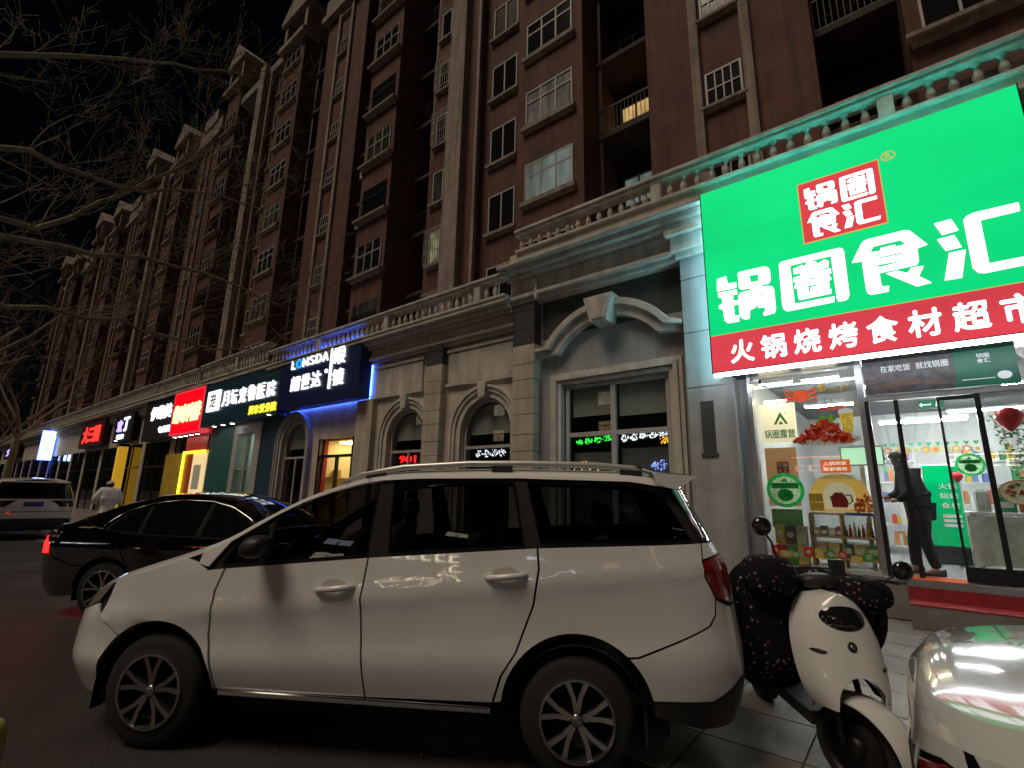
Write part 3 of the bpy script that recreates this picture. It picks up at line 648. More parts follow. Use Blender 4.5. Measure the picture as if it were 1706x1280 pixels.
# ------------------------------------------------------------------ the lit shop: room and contents
rm = thing('shop_room', 'white lit shop interior with glossy floor seen through the glass front', 'room', (.8, 12, FZ))
M_tile = pmat('glossy_floor_tile', (0.62,0.62,0.60), 0.12, var=.08, scale=1.5)
M_wallin = pmat('shop_wall', (0.74,0.74,0.72), 0.7, var=.08)
part('floor', MB().box(-2.0,3.6,9.3,15.5,FZ-.1,FZ-.002), M_tile, rm)
part('ceiling', MB().box(-2.0,3.6,9.06,15.5,3.70,3.75), pmat('shop_ceiling', (0.35,0.36,0.37), .8), rm)
part('wall', MB().box(-2.06,-2.0,9.06,15.5,FZ-.1,3.7), M_wallin, rm)
part('wall', MB().box(3.6,3.66,9.06,15.5,FZ-.1,3.7), M_wallin, rm)
part('wall', MB().box(-2.0,3.6,15.5,15.56,FZ-.1,3.7), M_wallin, rm)
part('partition', MB().box(-.62,-.56,9.9,10.9,FZ,2.45), M_wallin, rm)
def tube_light(x0, x1, y, z, label):
    t = thing('ceiling_light', label, 'light', ((x0+x1)/2, y, z), group='tube lights in the shop')
    part('housing', MB().box(x0-.03, x1+.03, y-.05, y+.05, z+.02, z+.07), M_white, t)
    part('tube', MB().box(x0, x1, y-.02, y+.02, z-.015, z+.02), M_tube, t)
tube_light(-.3,.85,11.0,2.92,'long tube light hanging across the doorway above the man')
tube_light(.1,.6,12.6,3.15,'short tube light deeper in the shop')
tube_light(-.45,.05,10.0,3.42,'tube light near the ceiling just inside the door')
tube_light(.5,1.1,10.2,3.40,'bright tube light over the right half of the door')
tube_light(1.3,2.2,10.6,3.38,'tube light at the far right of the shop')
tube_light(-1.5,-.7,11.5,3.4,'tube light over the display window goods')
tube_light(.8,2.0,13.6,3.4,'rearmost tube light in the shop')
ex = thing('exit_sign', 'small green glowing exit sign hanging inside the shop', 'sign', (.42, 10.5, 3.06))
part('box', MB().box(.26,.58,10.5,10.53,3.06,3.20), emat('exit_green', (0.0,0.22,0.10), .6), ex)
part('arrow', MB().box(.30,.42,10.494,10.5,3.115,3.135).prism([(.30,3.085),(.30,3.165),(.265,3.125)],10.494,10.5).prism([(.47,3.09),(.49,3.18),(.51,3.18),(.53,3.09),(.51,3.09),(.50,3.13),(.49,3.09)],10.494,10.5), emat('exit_mark', (.5,1,.7), 1.5), ex)
# round cards hanging in a row
cols = [(.75,.25,.1),(.8,.78,.7),(.75,.6,.12),(.8,.8,.75),(.7,.4,.1),(.8,.55,.15),(.75,.72,.3),(.8,.4,.2)]
M_fw = filmmat('film_white', (.85,.85,.8))
M_cards = [pmat('card_colour_%d' % i, c, .6) for i, c in enumerate(cols)]
for i in range(10):
    x = -.25+.13*i
    c = thing('hanging_card', 'round promotional card, %s in the hanging row under the tube light' % ['first from the left','second','third','fourth','fifth','sixth','seventh','eighth','ninth','last on the right'][i], 'card', (x, 11.0, 2.45), group='cards hung across the shop')
    part('disc', MB().lathe([(0,-.004),(.058,-.004),(.058,.004),(0,.004)], (x, 11.0, 2.43), 14, 'y'), M_cards[i % 8], c)
    part('string', MB().box(x-.002, x+.002, 10.999, 11.001, 2.488, 2.72), M_white, c)
    part('emblem', MB().lathe([(0,-.006),(.032,-.006),(.032,-.004)], (x, 11.0, 2.43), 10, 'y'), M_cards[(i*3+1) % 8], c)
gr_ = thing('garland', 'green bunting strung across the shop between the hanging cards', 'bunting', (.3, 11.05, 2.55))
for i in range(12):
    x = -.32+.12*i; part('flag', MB().prism([(x,2.56),(x+.08,2.56),(x+.04,2.49)], 11.06, 11.064), pmat('flag_green', (.02,.35,.12), .6), gr_)
# green freezer cabinet front with white writing behind the man
M_fg = emat('freezer_green', (0.0,0.34,0.10), .45, (0.0,.3,.1), .3)
fz = thing('freezer_cabinet', 'tall green cabinet with white lettering behind the man in the doorway', 'cabinet', (.45, 11.2, FZ))
part('body', MB().box(.16,.66,11.3,11.9,FZ+.02,2.2), M_white, fz, bevel=.02)
part('door', MB().box(.18,.64,11.27,11.3,FZ+.30,2.18), M_fg, fz)
part('plinth', MB().box(.18,.64,11.28,11.3,FZ+.02,FZ+.29), M_darkmetal, fz)
for i, s in enumerate(('火锅', '烧烤', '食材')): text_part('lettering', s, (.36,.60,1.78-.16*i,1.88-.16*i), 11.27, M_white, fz, .01, .004)
for i in range(3): part('label', MB().box(.36,.60,11.265,11.27,1.16+.075*i,1.21+.075*i), M_white, fz)
# white counter with a cloth, crates and goods on the right
ct = thing('counter', 'long white display counter draped in pale cloth inside the shop', 'counter', (1.3, 11, FZ))
part('top', MB().box(.62,2.4,10.2,11.0,1.38,1.43), M_white, ct, bevel=.01)
def clothfn(u, v):
    x = .60+u*1.82; z = 1.37-v*.72
    return (x, 10.19-.03*math.sin(u*40)*v-.03*v, z+.03*math.sin(u*9)*v)
part('cloth', MB().grid(clothfn, 60, 8), pmat('cream_cloth', (.62,.60,.52), .9, var=.25, scale=9), ct, True)
for x in (.66,2.3): part('leg', MB().box(x, x+.05, 10.3, 10.35, FZ, 1.38), M_darkmetal, ct)
for i, (x, z, w_, h_, c) in enumerate(((.95,1.43,.22,.22,(.03,.35,.12)),(1.22,1.43,.2,.16,(.65,.1,.06)),(1.45,1.43,.24,.26,(.6,.5,.1)),(.74,1.43,.16,.3,(.62,.6,.55)),(1.02,1.65,.12,.12,(.05,.3,.1)))):
    b = thing('food_box', 'food box on the counter, %s' % ['squat green one','red one','yellow one','tall white one by the post','small green one on top'][i], 'box', (x, 10.5, z), group='boxes on the counter')
    part('carton', MB().box(x, x+w_, 10.35, 10.6, z+.001, z+h_), pmat('carton_%d' % i, c, .5, var=.2, scale=9), b, bevel=.008)
    part('print', MB().box(x+.03, x+w_-.03, 10.344, 10.35, z+h_*.3, z+h_*.7), M_white, b)
# balloon-like decorations and a leafy garland at the right edge
M_rb = pmat('red_balloon', (.6,.03,.04), .25)
for i, (x, y, z, r) in enumerate(((1.22,9.9,2.75,.16),(.62,11.2,1.98,.08))):
    b = thing('balloon', ['large red heart balloon near the right edge of the shop', 'small red ball ornament beside the green cabinet'][i], 'balloon', (x, y, z), group='red decorations')
    part('skin', MB().lathe([(.0,-r*1.2),(r*.25,-r*1.02),(r*.62,-r*.6),(r*.95,-r*.02),(r,.3*r),(r*.8,.75*r),(r*.42,.98*r),(0,1.02*r)], (x, y, z), 16), M_rb, b, True)
    part('string', MB().tube([(x,y,z-r*1.2),(x+.02,y,z-r*1.2-.25),(x,y,z-r*1.2-.5)], .003, 5), M_white, b)
M_leaf = pmat('plastic_leaf', (.05,.22,.06), .5, var=.4, scale=20)
gv = thing('leaf_garland', 'artificial leaf garland with white flowers at the right of the shop', 'garland', (1.25, 10.2, 1.6))
lm = MB(); fl = MB()
for i in range(420):
    t = random.random(); x = 1.05+.35*random.random()+.25*t; z = 2.75-1.25*t+random.uniform(-.12,.12); y = 10.2+random.uniform(-.1,.1); a = random.random()*6.28; s = random.uniform(.02,.05)
    dx, dz = s*math.cos(a), s*math.sin(a)
    (lm if random.random() < .6 else fl).add([(x,y,z),(x+dx-dz*.4,y-.01,z+dz+dx*.4),(x+1.6*dx,y,z+1.6*dz),(x+dx+dz*.4,y+.01,z+dz-dx*.4)], [(0,1,2,3)])
part('leaves', lm, M_leaf, gv)['kind'] = 'stuff'; part('flowers', fl, pmat('paper_flower', (.7,.6,.52), .8), gv)['kind'] = 'stuff'
# promotional round stickers on the glass
def sticker(x, z, r, y, label, skew=0):
    s = thing('round_sticker', label, 'sticker', (x, y, z), group='round green stickers on the shop glass')
    G1 = filmmat('sticker_green', (.04,.55,.14)); W1 = filmmat('sticker_pale', (.5,.85,.5))
    part('ring', MB().lathe([(r*.8,-.002),(r,-.002),(r,.002)], (x, y, z), 28, 'y'), G1, s)
    part('field', MB().lathe([(0,-.001),(r*.8,-.001)], (x, y, z), 28, 'y'), W1, s)
    part('band', MB().box(x-r*.72, x+r*.72, y-.005, y-.001, z+.1*r, z+.42*r), G1, s)
    part('emblem', MB().prism([(x+r*.42*math.cos(t*PI/6), z-.28*r+r*.36*math.sin(t*PI/6)) for t in range(12)], y-.004, y-.001).prism([(x-.2*r,z+.48*r),(x+.2*r,z+.48*r),(x,z+.7*r)], y-.004, y-.001), G1, s)
sticker(-1.58,1.70,.27,8.985,'large round green sticker low on the display window')
sticker(.645,2.05,.15,8.912,'smaller round green sticker on the sliding door glass')
rk = random.Random(44)
for i in range(9):
    x, z = -1.86+.15*(i % 9), .66+.10*rk.random(); w_, h_ = rk.uniform(.09,.13), rk.uniform(.10,.16)
    t = thing('price_card', 'small %s card stuck low on the display window, %s from the left' % (['red','yellow','green'][i % 3], ['first','second','third','fourth','fifth','sixth','seventh','eighth','ninth'][i]), 'card', (x, 8.98, z), group='cards along the bottom of the display window')
    part('sheet', MB().box(x,x+w_,8.984,8.988,z,z+h_), filmmat('card_film_%d' % (i % 3), [(.8,.08,.05),(.9,.7,.1),(.1,.5,.15)][i % 3]), t); part('print', MB().prism([(x+w_/2+.035*math.cos(q*PI/6), z+h_/2+.035*math.sin(q*PI/6)) for q in range(12)], 8.981, 8.984), M_fw, t)
# oval price sticker with food pictures on the fixed pane, stocked shelves at the back
ov = thing('oval_sticker', 'oval cream sticker with food pictures on the glass right of the door', 'sticker', (1.1, 8.99, 1.7))
part('field', MB().prism([(1.08+.20*math.cos(t*PI/14), 1.70+.15*math.sin(t*PI/14)) for t in range(28)], 8.992, 8.997), filmmat('sticker_cream', (.8,.76,.65)), ov)
random.seed(12)
for k in range(22):
    a = random.random()*6.28; q_ = .75*math.sqrt(random.random()); x = 1.08+.19*q_*math.cos(a); z = 1.70+.14*q_*math.sin(a); r_ = random.uniform(.012,.03)
    part('picture', MB().prism([(x+r_*1.3*math.cos(t*PI/4+a), z+r_*math.sin(t*PI/4+a)) for t in range(8)], 8.986-.0002*k, 8.992), [filmmat('pic_red', (.7,.08,.05)), filmmat('pic_brown', (.4,.16,.08)), filmmat('pic_green', (.15,.45,.1)), filmmat('pic_amber', (.8,.5,.1))][k % 4], ov)
part('rim', MB().tube([(1.08+.20*math.cos(t*PI/14), 8.99, 1.70+.15*math.sin(t*PI/14)) for t in range(29)], .008, 5), pmat('sticker_rim', (.5,.25,.1), .5), ov, True)
M_pk = [pmat('packet_%d' % i, c, .45) for i, c in enumerate(((.6,.05,.04),(.65,.45,.06),(.06,.35,.12),(.7,.68,.62),(.15,.2,.5),(.62,.25,.06)))]
for j, (x0, x1, yy, lab) in enumerate(((.78,1.9,13.4,'white shelf of colourful packets behind the counter'),(-.5,.1,13.0,'white shelf of packets seen past the man on the left'),(2.0,3.4,12.4,'white shelf of packets at the far right of the shop'))):
    w_ = thing('wall_shelf', lab, 'shelf', (x0, yy, FZ))
    for k in range(5): part('board', MB().box(x0,x1,yy,yy+.35,FZ+.12+.42*k,FZ+.15+.42*k), M_white, w_)
    for x in (x0-.03, x1): part('upright', MB().box(x,x+.03,yy,yy+.36,FZ,FZ+2.1), M_white, w_)
    for m_ in range(6):
        mb = MB()
        for k in range(5):
            x = x0+.02
            while x < x1-.1:
                wd_ = random.uniform(.06,.11); h_ = random.uniform(.14,.32)
                if random.randrange(6) == m_: mb.box(x, x+wd_-.008, yy+.01+random.uniform(0,.03), yy+.2, FZ+.151+.42*k, FZ+.15+.42*k+h_)
                x += wd_
        if mb.v: part('packets', mb, M_pk[m_], w_)['kind'] = 'stuff'
fl_ = thing('flower_basket', 'basket of pale flowers on the white counter', 'flowers', (1.15, 10.6, 1.43))
part('basket', MB().lathe([(.09,0),(.13,.14),(.14,.16)], (1.75,10.6,1.431), 16), M_cards[4], fl_)
mb = MB()
for i in range(90):
    a = random.random()*6.28; b_ = random.random()*1.5; r_ = .12+.08*random.random(); x, y_, z = 1.75+r_*math.cos(a)*math.cos(b_), 10.6+r_*math.sin(a)*math.cos(b_), 1.62+r_*math.sin(b_); s = .03
    mb.add([(x-s,y_,z),(x,y_-s*.5,z-s),(x+s,y_,z),(x,y_+s*.5,z+s)], [(0,1,2,3)])
part('blossoms', mb, M_cards[1], fl_)['kind'] = 'stuff'
# lit white board with a triangle tent logo
wb2 = thing('menu_board', 'warm-lit cream board with a green tent logo behind the display window', 'board', (-1.66, 9.5, 2.5))
part('panel', MB().box(-1.95,-1.40,9.48,9.52,2.50,3.18), emat('board_cream', (1,.86,.55), .62, (.8,.75,.6)), wb2)
part('lamp', MB().box(-1.85,-1.5,9.40,9.44,3.2,3.23), emat('board_lamp', (1,.8,.45), 14), wb2)
M_lg = pmat('logo_green', (.04,.22,.05), .6)
part('logo', MB().prism([(-1.74,2.82),(-1.63,3.04),(-1.52,2.82),(-1.56,2.82),(-1.63,2.95),(-1.70,2.82)], 9.472, 9.48).prism([(-1.67,2.82),(-1.63,2.88),(-1.59,2.82)], 9.472, 9.48).lathe([(0,-.004),(.012,-.004)], (-1.55, 9.476, 3.02), 8, 'y'), M_lg, wb2)
text_part('lettering', '锅圈露营', (-1.90,-1.43,2.58,2.73), 9.48, M_lg, wb2, .012, .006)
for i, x in enumerate((-1.6,-.95)):
    t = thing('display_light', ['warm strip light over the cream board in the display window','warm strip light over the kettle stand in the display window'][i], 'light', (x, 9.2, 3.5), group='strip lights in the display window')
    part('housing', MB().box(x-.27,x+.27,9.12,9.22,3.5,3.56), M_white, t); part('lens', MB().box(x-.25,x+.25,9.14,9.20,3.48,3.499), emat('display_lamp', (1,.82,.52), 34), t)
# crayfish picture film on the window
film = thing('window_film', 'printed film of a crayfish heap, crab and beer glass on the display window', 'poster', (-.95, 8.98, 2.4))
M_cr = [filmmat('crayfish_red_%d' % i, c) for i, c in enumerate(((.95,.09,.05),(.7,.04,.03),(.98,.26,.12)))]
part('dish', MB().prism([(-.95+.46*math.cos(t*PI/12), 2.47+.09*math.sin(t*PI/12)) for t in range(24)], 8.984, 8.987), filmmat('dish_white', (.8,.76,.7)), film)
mbs = [MB(), MB(), MB()]
random.seed(3)
for i in range(130):
    t = random.random(); hw = .43*(1-t**1.4); x = -.95+random.uniform(-hw, hw); z = 2.45+.30*t; a = random.uniform(-1.2,1.2); L_, B_ = random.uniform(.045,.075), random.uniform(.016,.028)
    mbs[i % 3].prism([(x+L_*math.cos(q*PI/5)*math.cos(a)-B_*math.sin(q*PI/5)*math.sin(a), z+L_*math.cos(q*PI/5)*math.sin(a)+B_*math.sin(q*PI/5)*math.cos(a)) for q in range(10)], 8.972-.00006*i, 8.984-.00006*i)
for i in range(3): part('crayfish', mbs[i], M_cr[i], film)['kind'] = 'stuff'
cb = MB().prism([(-1.22+.13*math.cos(t*PI/8), 3.19+.10*math.sin(t*PI/8)) for t in range(16)], 8.982, 8.987)
for s in (-1, 1):
    for k in range(4): cb.prism([(-1.22+s*.09,3.19+.05*k-.08),(-1.22+s*.23,3.24+.06*k-.1),(-1.22+s*.21,3.19+.06*k-.1)], 8.980, 8.9818)
part('crab', cb, M_cr[2], film)
part('lettuce', MB().prism([(-1.05,2.74),(-.98,2.85),(-.9,2.8),(-.84,2.88),(-.78,2.78),(-.85,2.73)], 8.988, 8.991), filmmat('lettuce', (.3,.55,.08)), film)
part('beer', MB().prism([(-.74,2.86),(-.56,2.86),(-.585,2.56),(-.71,2.56)], 8.988, 8.99), filmmat('beer_amber', (.8,.55,.08)), film)
part('foam', MB().prism([(-.75,2.86),(-.55,2.86),(-.56,2.92),(-.65,2.94),(-.74,2.92)], 8.986, 8.9895), M_white, film)
text_part('lettering', '爆', (-.98,-.87,3.22,3.34), 8.985, filmmat('film_gold', (.9,.6,.1)), film, .03, .003)
text_part('lettering', '汁小龙虾', (-.84,-.56,3.20,3.30), 8.985, MATS['film_gold'], film, .02, .003)
text_part('lettering', '鲜香麻辣', (-1.0,-.62,3.02,3.10), 8.985, M_white, film, .01, .003)
part('flash', MB().prism([(-.99,2.98),(-.68,3.0),(-.62,2.95),(-.75,2.92),(-1.02,2.94)], 8.985, 8.988), filmmat('film_pink', (.8,.25,.2)), film)
# arch-topped promotion stand with a kettle picture
pp_ = thing('promotion_stand', 'arch-topped lit orange promotion stand with a kettle picture in the window', 'display stand', (-.93, 9.55, 1.35))
part('arch_board', MB().prism([(-1.32,1.38)]+[(-.92-.40*math.cos(R(a)), 1.62+.36*math.sin(R(a))) for a in range(10,171,16)]+[(-.52,1.38)], 9.53, 9.56), emat('stand_amber', (.85,.50,.10), .40, (.6,.45,.15)), pp_)
part('inner_board', MB().prism([(-1.12,1.42)]+[(-.92-.22*math.cos(R(a)), 1.62+.22*math.sin(R(a))) for a in range(0,181,18)]+[(-.70,1.42)], 9.52, 9.53), emat('stand_cream', (.9,.8,.55), .35, (.6,.5,.3)), pp_)
hd = part('header', MB().box(-1.12,-.72,9.52,9.56,1.99,2.2), emat('stand_orange', (1,.16,.03), .65), pp_)
text_part('lettering', '火锅到家', (-1.08,-.76,2.11,2.17), 9.52, emat('stand_letter', (1,.9,.7), .9), hd, .02, .003)
text_part('lettering', '新鲜美味', (-1.08,-.76,2.02,2.08), 9.52, MATS['stand_letter'], hd, .02, .003)
text_part('lettering', '好吃不贵', (-1.14,-.70,1.885,1.955), 9.53, pmat('stand_white', (.85,.82,.7), .5), pp_, .02, .003)
part('kettle', MB().prism([(-1.02,1.45),(-.82,1.45),(-.80,1.54),(-.84,1.64),(-.87,1.68),(-.97,1.68),(-1.02,1.62),(-1.05,1.62),(-1.03,1.56)], 9.50, 9.52), pmat('kettle_red', (.35,.03,.02), .3), pp_)
part('kettle_handle', MB().tube([(-.83,9.51,1.64),(-.76,9.51,1.64),(-.745,9.51,1.55),(-.80,9.51,1.5)], .012, 6), M_black, pp_)
mb = MB()
for i in range(60):
    x = random.uniform(-.73,-.5); z = 1.38+random.random()*.28*(1-abs(x+.58)*2.2); s = random.uniform(.015,.03)
    mb.lathe([(0,-s),(s*.8,-s*.5),(s,0),(s*.7,.6*s),(0,s)], (x, 9.50+random.uniform(-.02,.02), z), 6)
part('fruit', mb, pmat('orange_fruit', (.75,.18,.03), .5, var=.3, scale=20), pp_)['kind'] = 'stuff'
for i in range(2): part('carton', MB().box(-1.33,-1.14,9.46,9.52,1.39+.14*i,1.52+.14*i), pmat('amber_carton', (.7,.42,.05), .4), pp_, bevel=.006)
# shelf with bottles, cartons
sh = thing('display_shelf', 'low wooden shelf of goods behind the display window', 'shelf', (-.95, 9.6, FZ))
M_wood = pmat('pale_wood', (.42,.27,.12), .6, var=.25, scale=6)
for z in (.66,.98,1.33): part('board', MB().box(-1.35,-.48,9.42,9.85,z,z+.03), M_wood, sh, bevel=.004)
for x in (-1.35,-.93,-.50): part('upright', MB().box(x-.015,x+.015,9.43,9.84,FZ,1.33), M_wood, sh)
part('sign_strip', MB().box(-.85,-.5,9.40,9.42,1.335,1.375), pmat('blue_strip', (.05,.05,.3), .5), sh)
gc = [(.5,.34,.05),(.08,.1,.06),(.55,.5,.35),(.4,.05,.04),(.1,.25,.07),(.6,.42,.1)]
gm = [pmat('goods_%d' % i, c, .4, var=.25, scale=15) for i, c in enumerate(gc)]
gw = ['amber','dark green','cream','dark red','leaf green','honey yellow']
for i in range(7):
    x = -.88+.055*i
    b = thing('sauce_bottle', '%s sauce bottle, number %s counted from the kettle stand side' % (gw[(i*2+1) % 6], ['one','two','three','four','five','six','seven'][i]), 'bottle', (x, 9.52, 1.01), group='bottles on the display shelf')
    h = .15+.03*(i % 3)
    part('body', MB().lathe([(0,0),(.022,0),(.022,h*.6),(.009,h*.8),(.009,h*.95)], (x, 9.52, 1.011), 10), gm[(i*2+1) % 6], b, True)
    part('cap', MB().lathe([(.011,h*.95),(.011,h),(0,h)], (x, 9.52, 1.011), 8), M_cr[0], b)
for i in range(4):
    x = -1.32+.105*i
    b = thing('goods_carton', '%s carton on the upper shelf behind the scooter mirror, %s' % (gw[i], ['first','second','third','fourth'][i]), 'carton', (x, 9.5, 1.01), group='cartons on the display shelf')
    part('carton', MB().box(x, x+.09, 9.46, 9.6, 1.011, 1.13+.03*(i % 2)), gm[i], b, bevel=.004); part('print', MB().box(x+.01, x+.08, 9.456, 9.46, 1.04, 1.09), M_white, b)
for i in range(5):
    x = -1.30+.165*i
    b = thing('goods_carton', '%s wide carton on the bottom shelf, %s from the left' % (gw[(i+2) % 6], ['first','second','third','fourth','fifth'][i]), 'carton', (x, 9.5, .69), group='cartons on the display shelf')
    part('carton', MB().box(x, x+.15, 9.45, 9.65, .691, .90), [M_wood, gm[5], gm[1], M_wood, gm[4]][i], b, bevel=.004); part('print', MB().box(x+.02, x+.13, 9.446, 9.45, .76, .84), gm[2], b)
# stacked tinned goods on the window floor, left
for i in range(6):
    x = -1.84+.15*(i % 3); z = .555+.30*(i//3)
    b = thing('gift_box', '%s gift box in the window corner, %s row' % (gw[(i+3) % 6]+[' left',' middle',' right'][i % 3], ['lower','upper'][i//3]), 'box', (x, 9.35, z), group='gift boxes stacked in the window corner')
    part('carton', MB().box(x, x+.14, 9.28, 9.5, z, z+.285), gm[(i+3) % 6], b, bevel=.006); part('print', MB().prism([(x+.07+.05*math.cos(t*PI/6), z+.15+.05*math.sin(t*PI/6)) for t in range(12)], 9.274, 9.28), gm[2], b)
part('cloth_sign', MB().box(-1.90,-1.45,9.46,9.49,1.1,1.4), gm[4], thing('small_panel', 'small green panel hung below the cream board', 'panel', (-1.7,9.47,1.1)))
rs = thing('seal_poster', 'reddish brown poster with a square red seal below the cream board', 'poster', (-1.7, 9.5, 1.5))
part('sheet', MB().box(-1.93,-1.45,9.5,9.52,1.45,2.42), emat('poster_brown', (.6,.30,.12), .3, (.4,.25,.15)), rs)
part('seal', MB().box(-1.76,-1.58,9.492,9.5,1.98,2.18), pmat('seal_red', (.5,.03,.03), .5), rs)
text_part('lettering', '锅', (-1.75,-1.68,2.09,2.16), 9.492, M_white, rs, .01, .003); text_part('lettering', '圈', (-1.66,-1.59,2.09,2.16), 9.492, M_white, rs, .01, .003)
text_part('lettering', '食', (-1.75,-1.68,2.0,2.07), 9.492, M_white, rs, .01, .003); text_part('lettering', '汇', (-1.66,-1.59,2.0,2.07), 9.492, M_white, rs, .01, .003)
gs = thing('shelf_sign', 'pale green glowing sign board deep inside the display window', 'sign', (-.56, 9.8, 2.1))
part('board', MB().box(-.84,-.30,9.78,9.82,2.13,2.40), emat('pale_green_sign', (.5,.95,.62), .8, (.5,.7,.5)), gs)
part('frame', MB().box(-.86,-.84,9.77,9.83,2.11,2.42).box(-.30,-.28,9.77,9.83,2.11,2.42).box(-.84,-.30,9.77,9.83,2.40,2.42).box(-.84,-.30,9.77,9.83,2.11,2.13), M_steel, gs)
cm = thing('security_camera', 'white bullet security camera at the top left of the display window', 'camera', (-1.86, 8.85, 3.5))
part('body', MB().tube([(-1.90,8.86,3.53),(-1.76,8.78,3.475)], [.035,.042], 12), M_white, cm, True)
part('bracket', MB().box(-1.95,-1.9,8.84,8.93,3.49,3.52), M_white, cm)
part('lens', MB().tube([(-1.761,8.7806,3.4754),(-1.755,8.777,3.473)], .03, 12), M_black, cm)
# white awning frame end at right of the sign
wbx = thing('wall_box', 'white metal box at the right end of the green sign', 'box', (2.0, 8.7, 7.0))
part('box', MB().box(1.84,2.4,8.55,8.95,6.6,7.2), M_white, wbx, bevel=.01)
part('slat', MB().box(1.86,2.38,8.53,8.55,6.7,6.74), M_steel, wbx)
part('lamp', MB().box(1.86,2.38,8.5,8.54,7.2,7.24), emat('box_lamp', (1,1,1), 4), wbx)
# ------------------------------------------------------------------ signs down the street
W_s = emat('letter_white', (.92,.96,1.0), 1.5); Y_s = emat('letter_yellow', (1.0,.78,.05), 1.5); B_s = emat('blue_glow', (.05,.13,1.0), 16.0); B_o = emat('letter_blue', (.02,.35,.9), 1.6)
lon = thing('shop_sign', 'dark blue optician sign with white glowing letters and added blue glow tubes', 'sign', (-16.1, 8.55, 4.5))
part('board', MB().box(-17.72,-12.75,8.46,8.9,4.33,6.28), pmat('sign_blue', (.01,.02,.10), .35), lon, bevel=.01)
y = 8.46
text_part('lettering', 'L', (-16.9,-16.66,5.78,6.10), y, W_s, lon, .014, .05)
og = MB()
for i in range(24):
    a0, a1 = 2*PI*i/24, 2*PI*(i+1)/24
    og.prism([(-16.40+.18*math.cos(a0),5.94+.165*math.sin(a0)),(-16.40+.18*math.cos(a1),5.94+.165*math.sin(a1)),(-16.40+.125*math.cos(a1),5.94+.11*math.sin(a1)),(-16.40+.125*math.cos(a0),5.94+.11*math.sin(a0))], y-.05, y)
part('lettering', og, B_o, lon)
for i, ch in enumerate('NSDA'): text_part('lettering', ch, (-16.14+.42*i,-15.80+.42*i,5.78,6.10), y, W_s, lon, .014, .05)
for i, ch in enumerate('朗世达'): text_part('lettering', ch, (-16.8+.68*i,-16.24+.68*i,4.92,5.50), y, W_s, lon, .016, .05)
part('dot', MB().lathe([(0,-.05),(.07,-.05),(.07,0)], (-14.58, y, 5.42), 14, 'y'), W_s, lon)
part('bar', MB().box(-14.38,-14.28,y-.05,y,4.76,6.14), W_s, lon)
text_part('lettering', '眼', (-14.16,-13.55,5.55,6.12), y, W_s, lon, .016, .05)
text_part('lettering', '镜', (-14.16,-13.55,4.82,5.40), y, W_s, lon, .016, .05)
part('added_halo_tube', MB().box(-17.65,-12.8,8.92,8.97,6.02,6.07).box(-12.82,-12.78,8.91,8.97,4.45,6.0).box(-17.65,-12.8,8.92,8.97,4.36,4.41), B_s, lon)  # tubes added behind the board to throw a blue halo
part('added_uplight', MB().box(-17.65,-12.8,8.50,8.56,6.285,6.30), emat('added_blue_uplight', (.04,.12,1.0), 22.0), lon)  # light strip added to wash cornice and balusters blue
# optician door
od = thing('shop_door', 'warm-lit optician doorway with dark frame and yellow interior', 'door', (-14.5, 9.1, 0))
part('frame', MB().box(-15.55,-15.45,9.0,9.2,0,3.25).box(-13.6,-13.5,9.0,9.2,0,3.25).box(-15.45,-13.6,9.0,9.2,2.62,2.7).box(-14.55,-14.47,9.05,9.15,0,2.62), M_darkmetal, od)
part('pane', MB().box(-15.45,-13.6,9.1,9.106,0,2.62), M_glass, od)
part('curtain', MB().box(-15.50,-15.38,9.14,9.28,0,3.2), pmat('red_curtain', (.3,.03,.03), .8), od)
part('shelf', MB().box(-15.54,-15.2,9.4,10.8,1.3,1.34).box(-15.54,-15.2,9.4,10.8,1.95,1.99).box(-15.5,-15.3,9.6,9.8,1.99,2.25).box(-15.5,-15.3,10.2,10.45,1.34,1.6).box(-15.5,-15.3,9.7,9.9,1.34,1.55), M_wood, od)
lit_room(od, -15.55, -13.5, 3.2, emat('warm_lamp', (1.0,.70,.30), 9.0), pmat('cream_wall', (.75,.68,.5), .7))
pet = thing('shop_sign', 'teal animal clinic sign with white characters, yellow subtitle and white square logo', 'sign', (-21.8, 8.55, 4.3))
part('board', MB().box(-24.75,-17.75,8.5,8.9,4.20,6.30), pmat('sign_teal', (.01,.05,.085), .4), pet, bevel=.01)
y = 8.5
part('logo_panel', MB().box(-24.2,-22.95,y-.06,y,4.85,5.75), emat('logo_white', (1,1,.88), 2), pet)
text_part('lettering', '宠', (-23.9,-23.25,5.0,5.62), y-.06, M_teal, pet, .02, .01)
for i, ch in enumerate('月坛宠物医院'): text_part('lettering', ch, (-22.65+.80*i,-22.03+.80*i,4.95,5.6), y, W_s, pet, .018, .05)
for i, ch in enumerate('贝珍爱分院'): text_part('lettering', ch, (-20.0+.45*i,-19.62+.45*i,4.38,4.72), y, Y_s, pet, .03, .04)
for i, x in enumerate((-24.9,-24.2,-23.2,-21.7,-19.6)):
    part('strut', MB().box(x-.03,x+.03,8.6,8.66,6.5,7.2), M_iron, pet)
def downlight(x, y, z, label, group):
    d = thing('downlight', label, 'lamp', (x, y, z), group=group)
    part('housing', MB().lathe([(.09,0),(.09,.1),(0,.1)], (x, y, z), 12), M_steel, d)
    part('lens', MB().lathe([(0,.0),(.08,.0)], (x, y, z-.002), 12), M_spot, d)
for i, x in enumerate((-23.3,-22.4,-21.5)): downlight(x, 8.55, 4.16, 'small bright downlight under the teal clinic sign, %s from the left' % ['first','second','third'][i], 'downlights under the signs')
downlight(-18.3, 8.5, 4.25, 'small bright downlight between the clinic and the optician signs', 'downlights under the signs')
red = thing('shop_sign', 'glowing red square sign with yellow characters', 'sign', (-26.5, 8.5, 4.1))
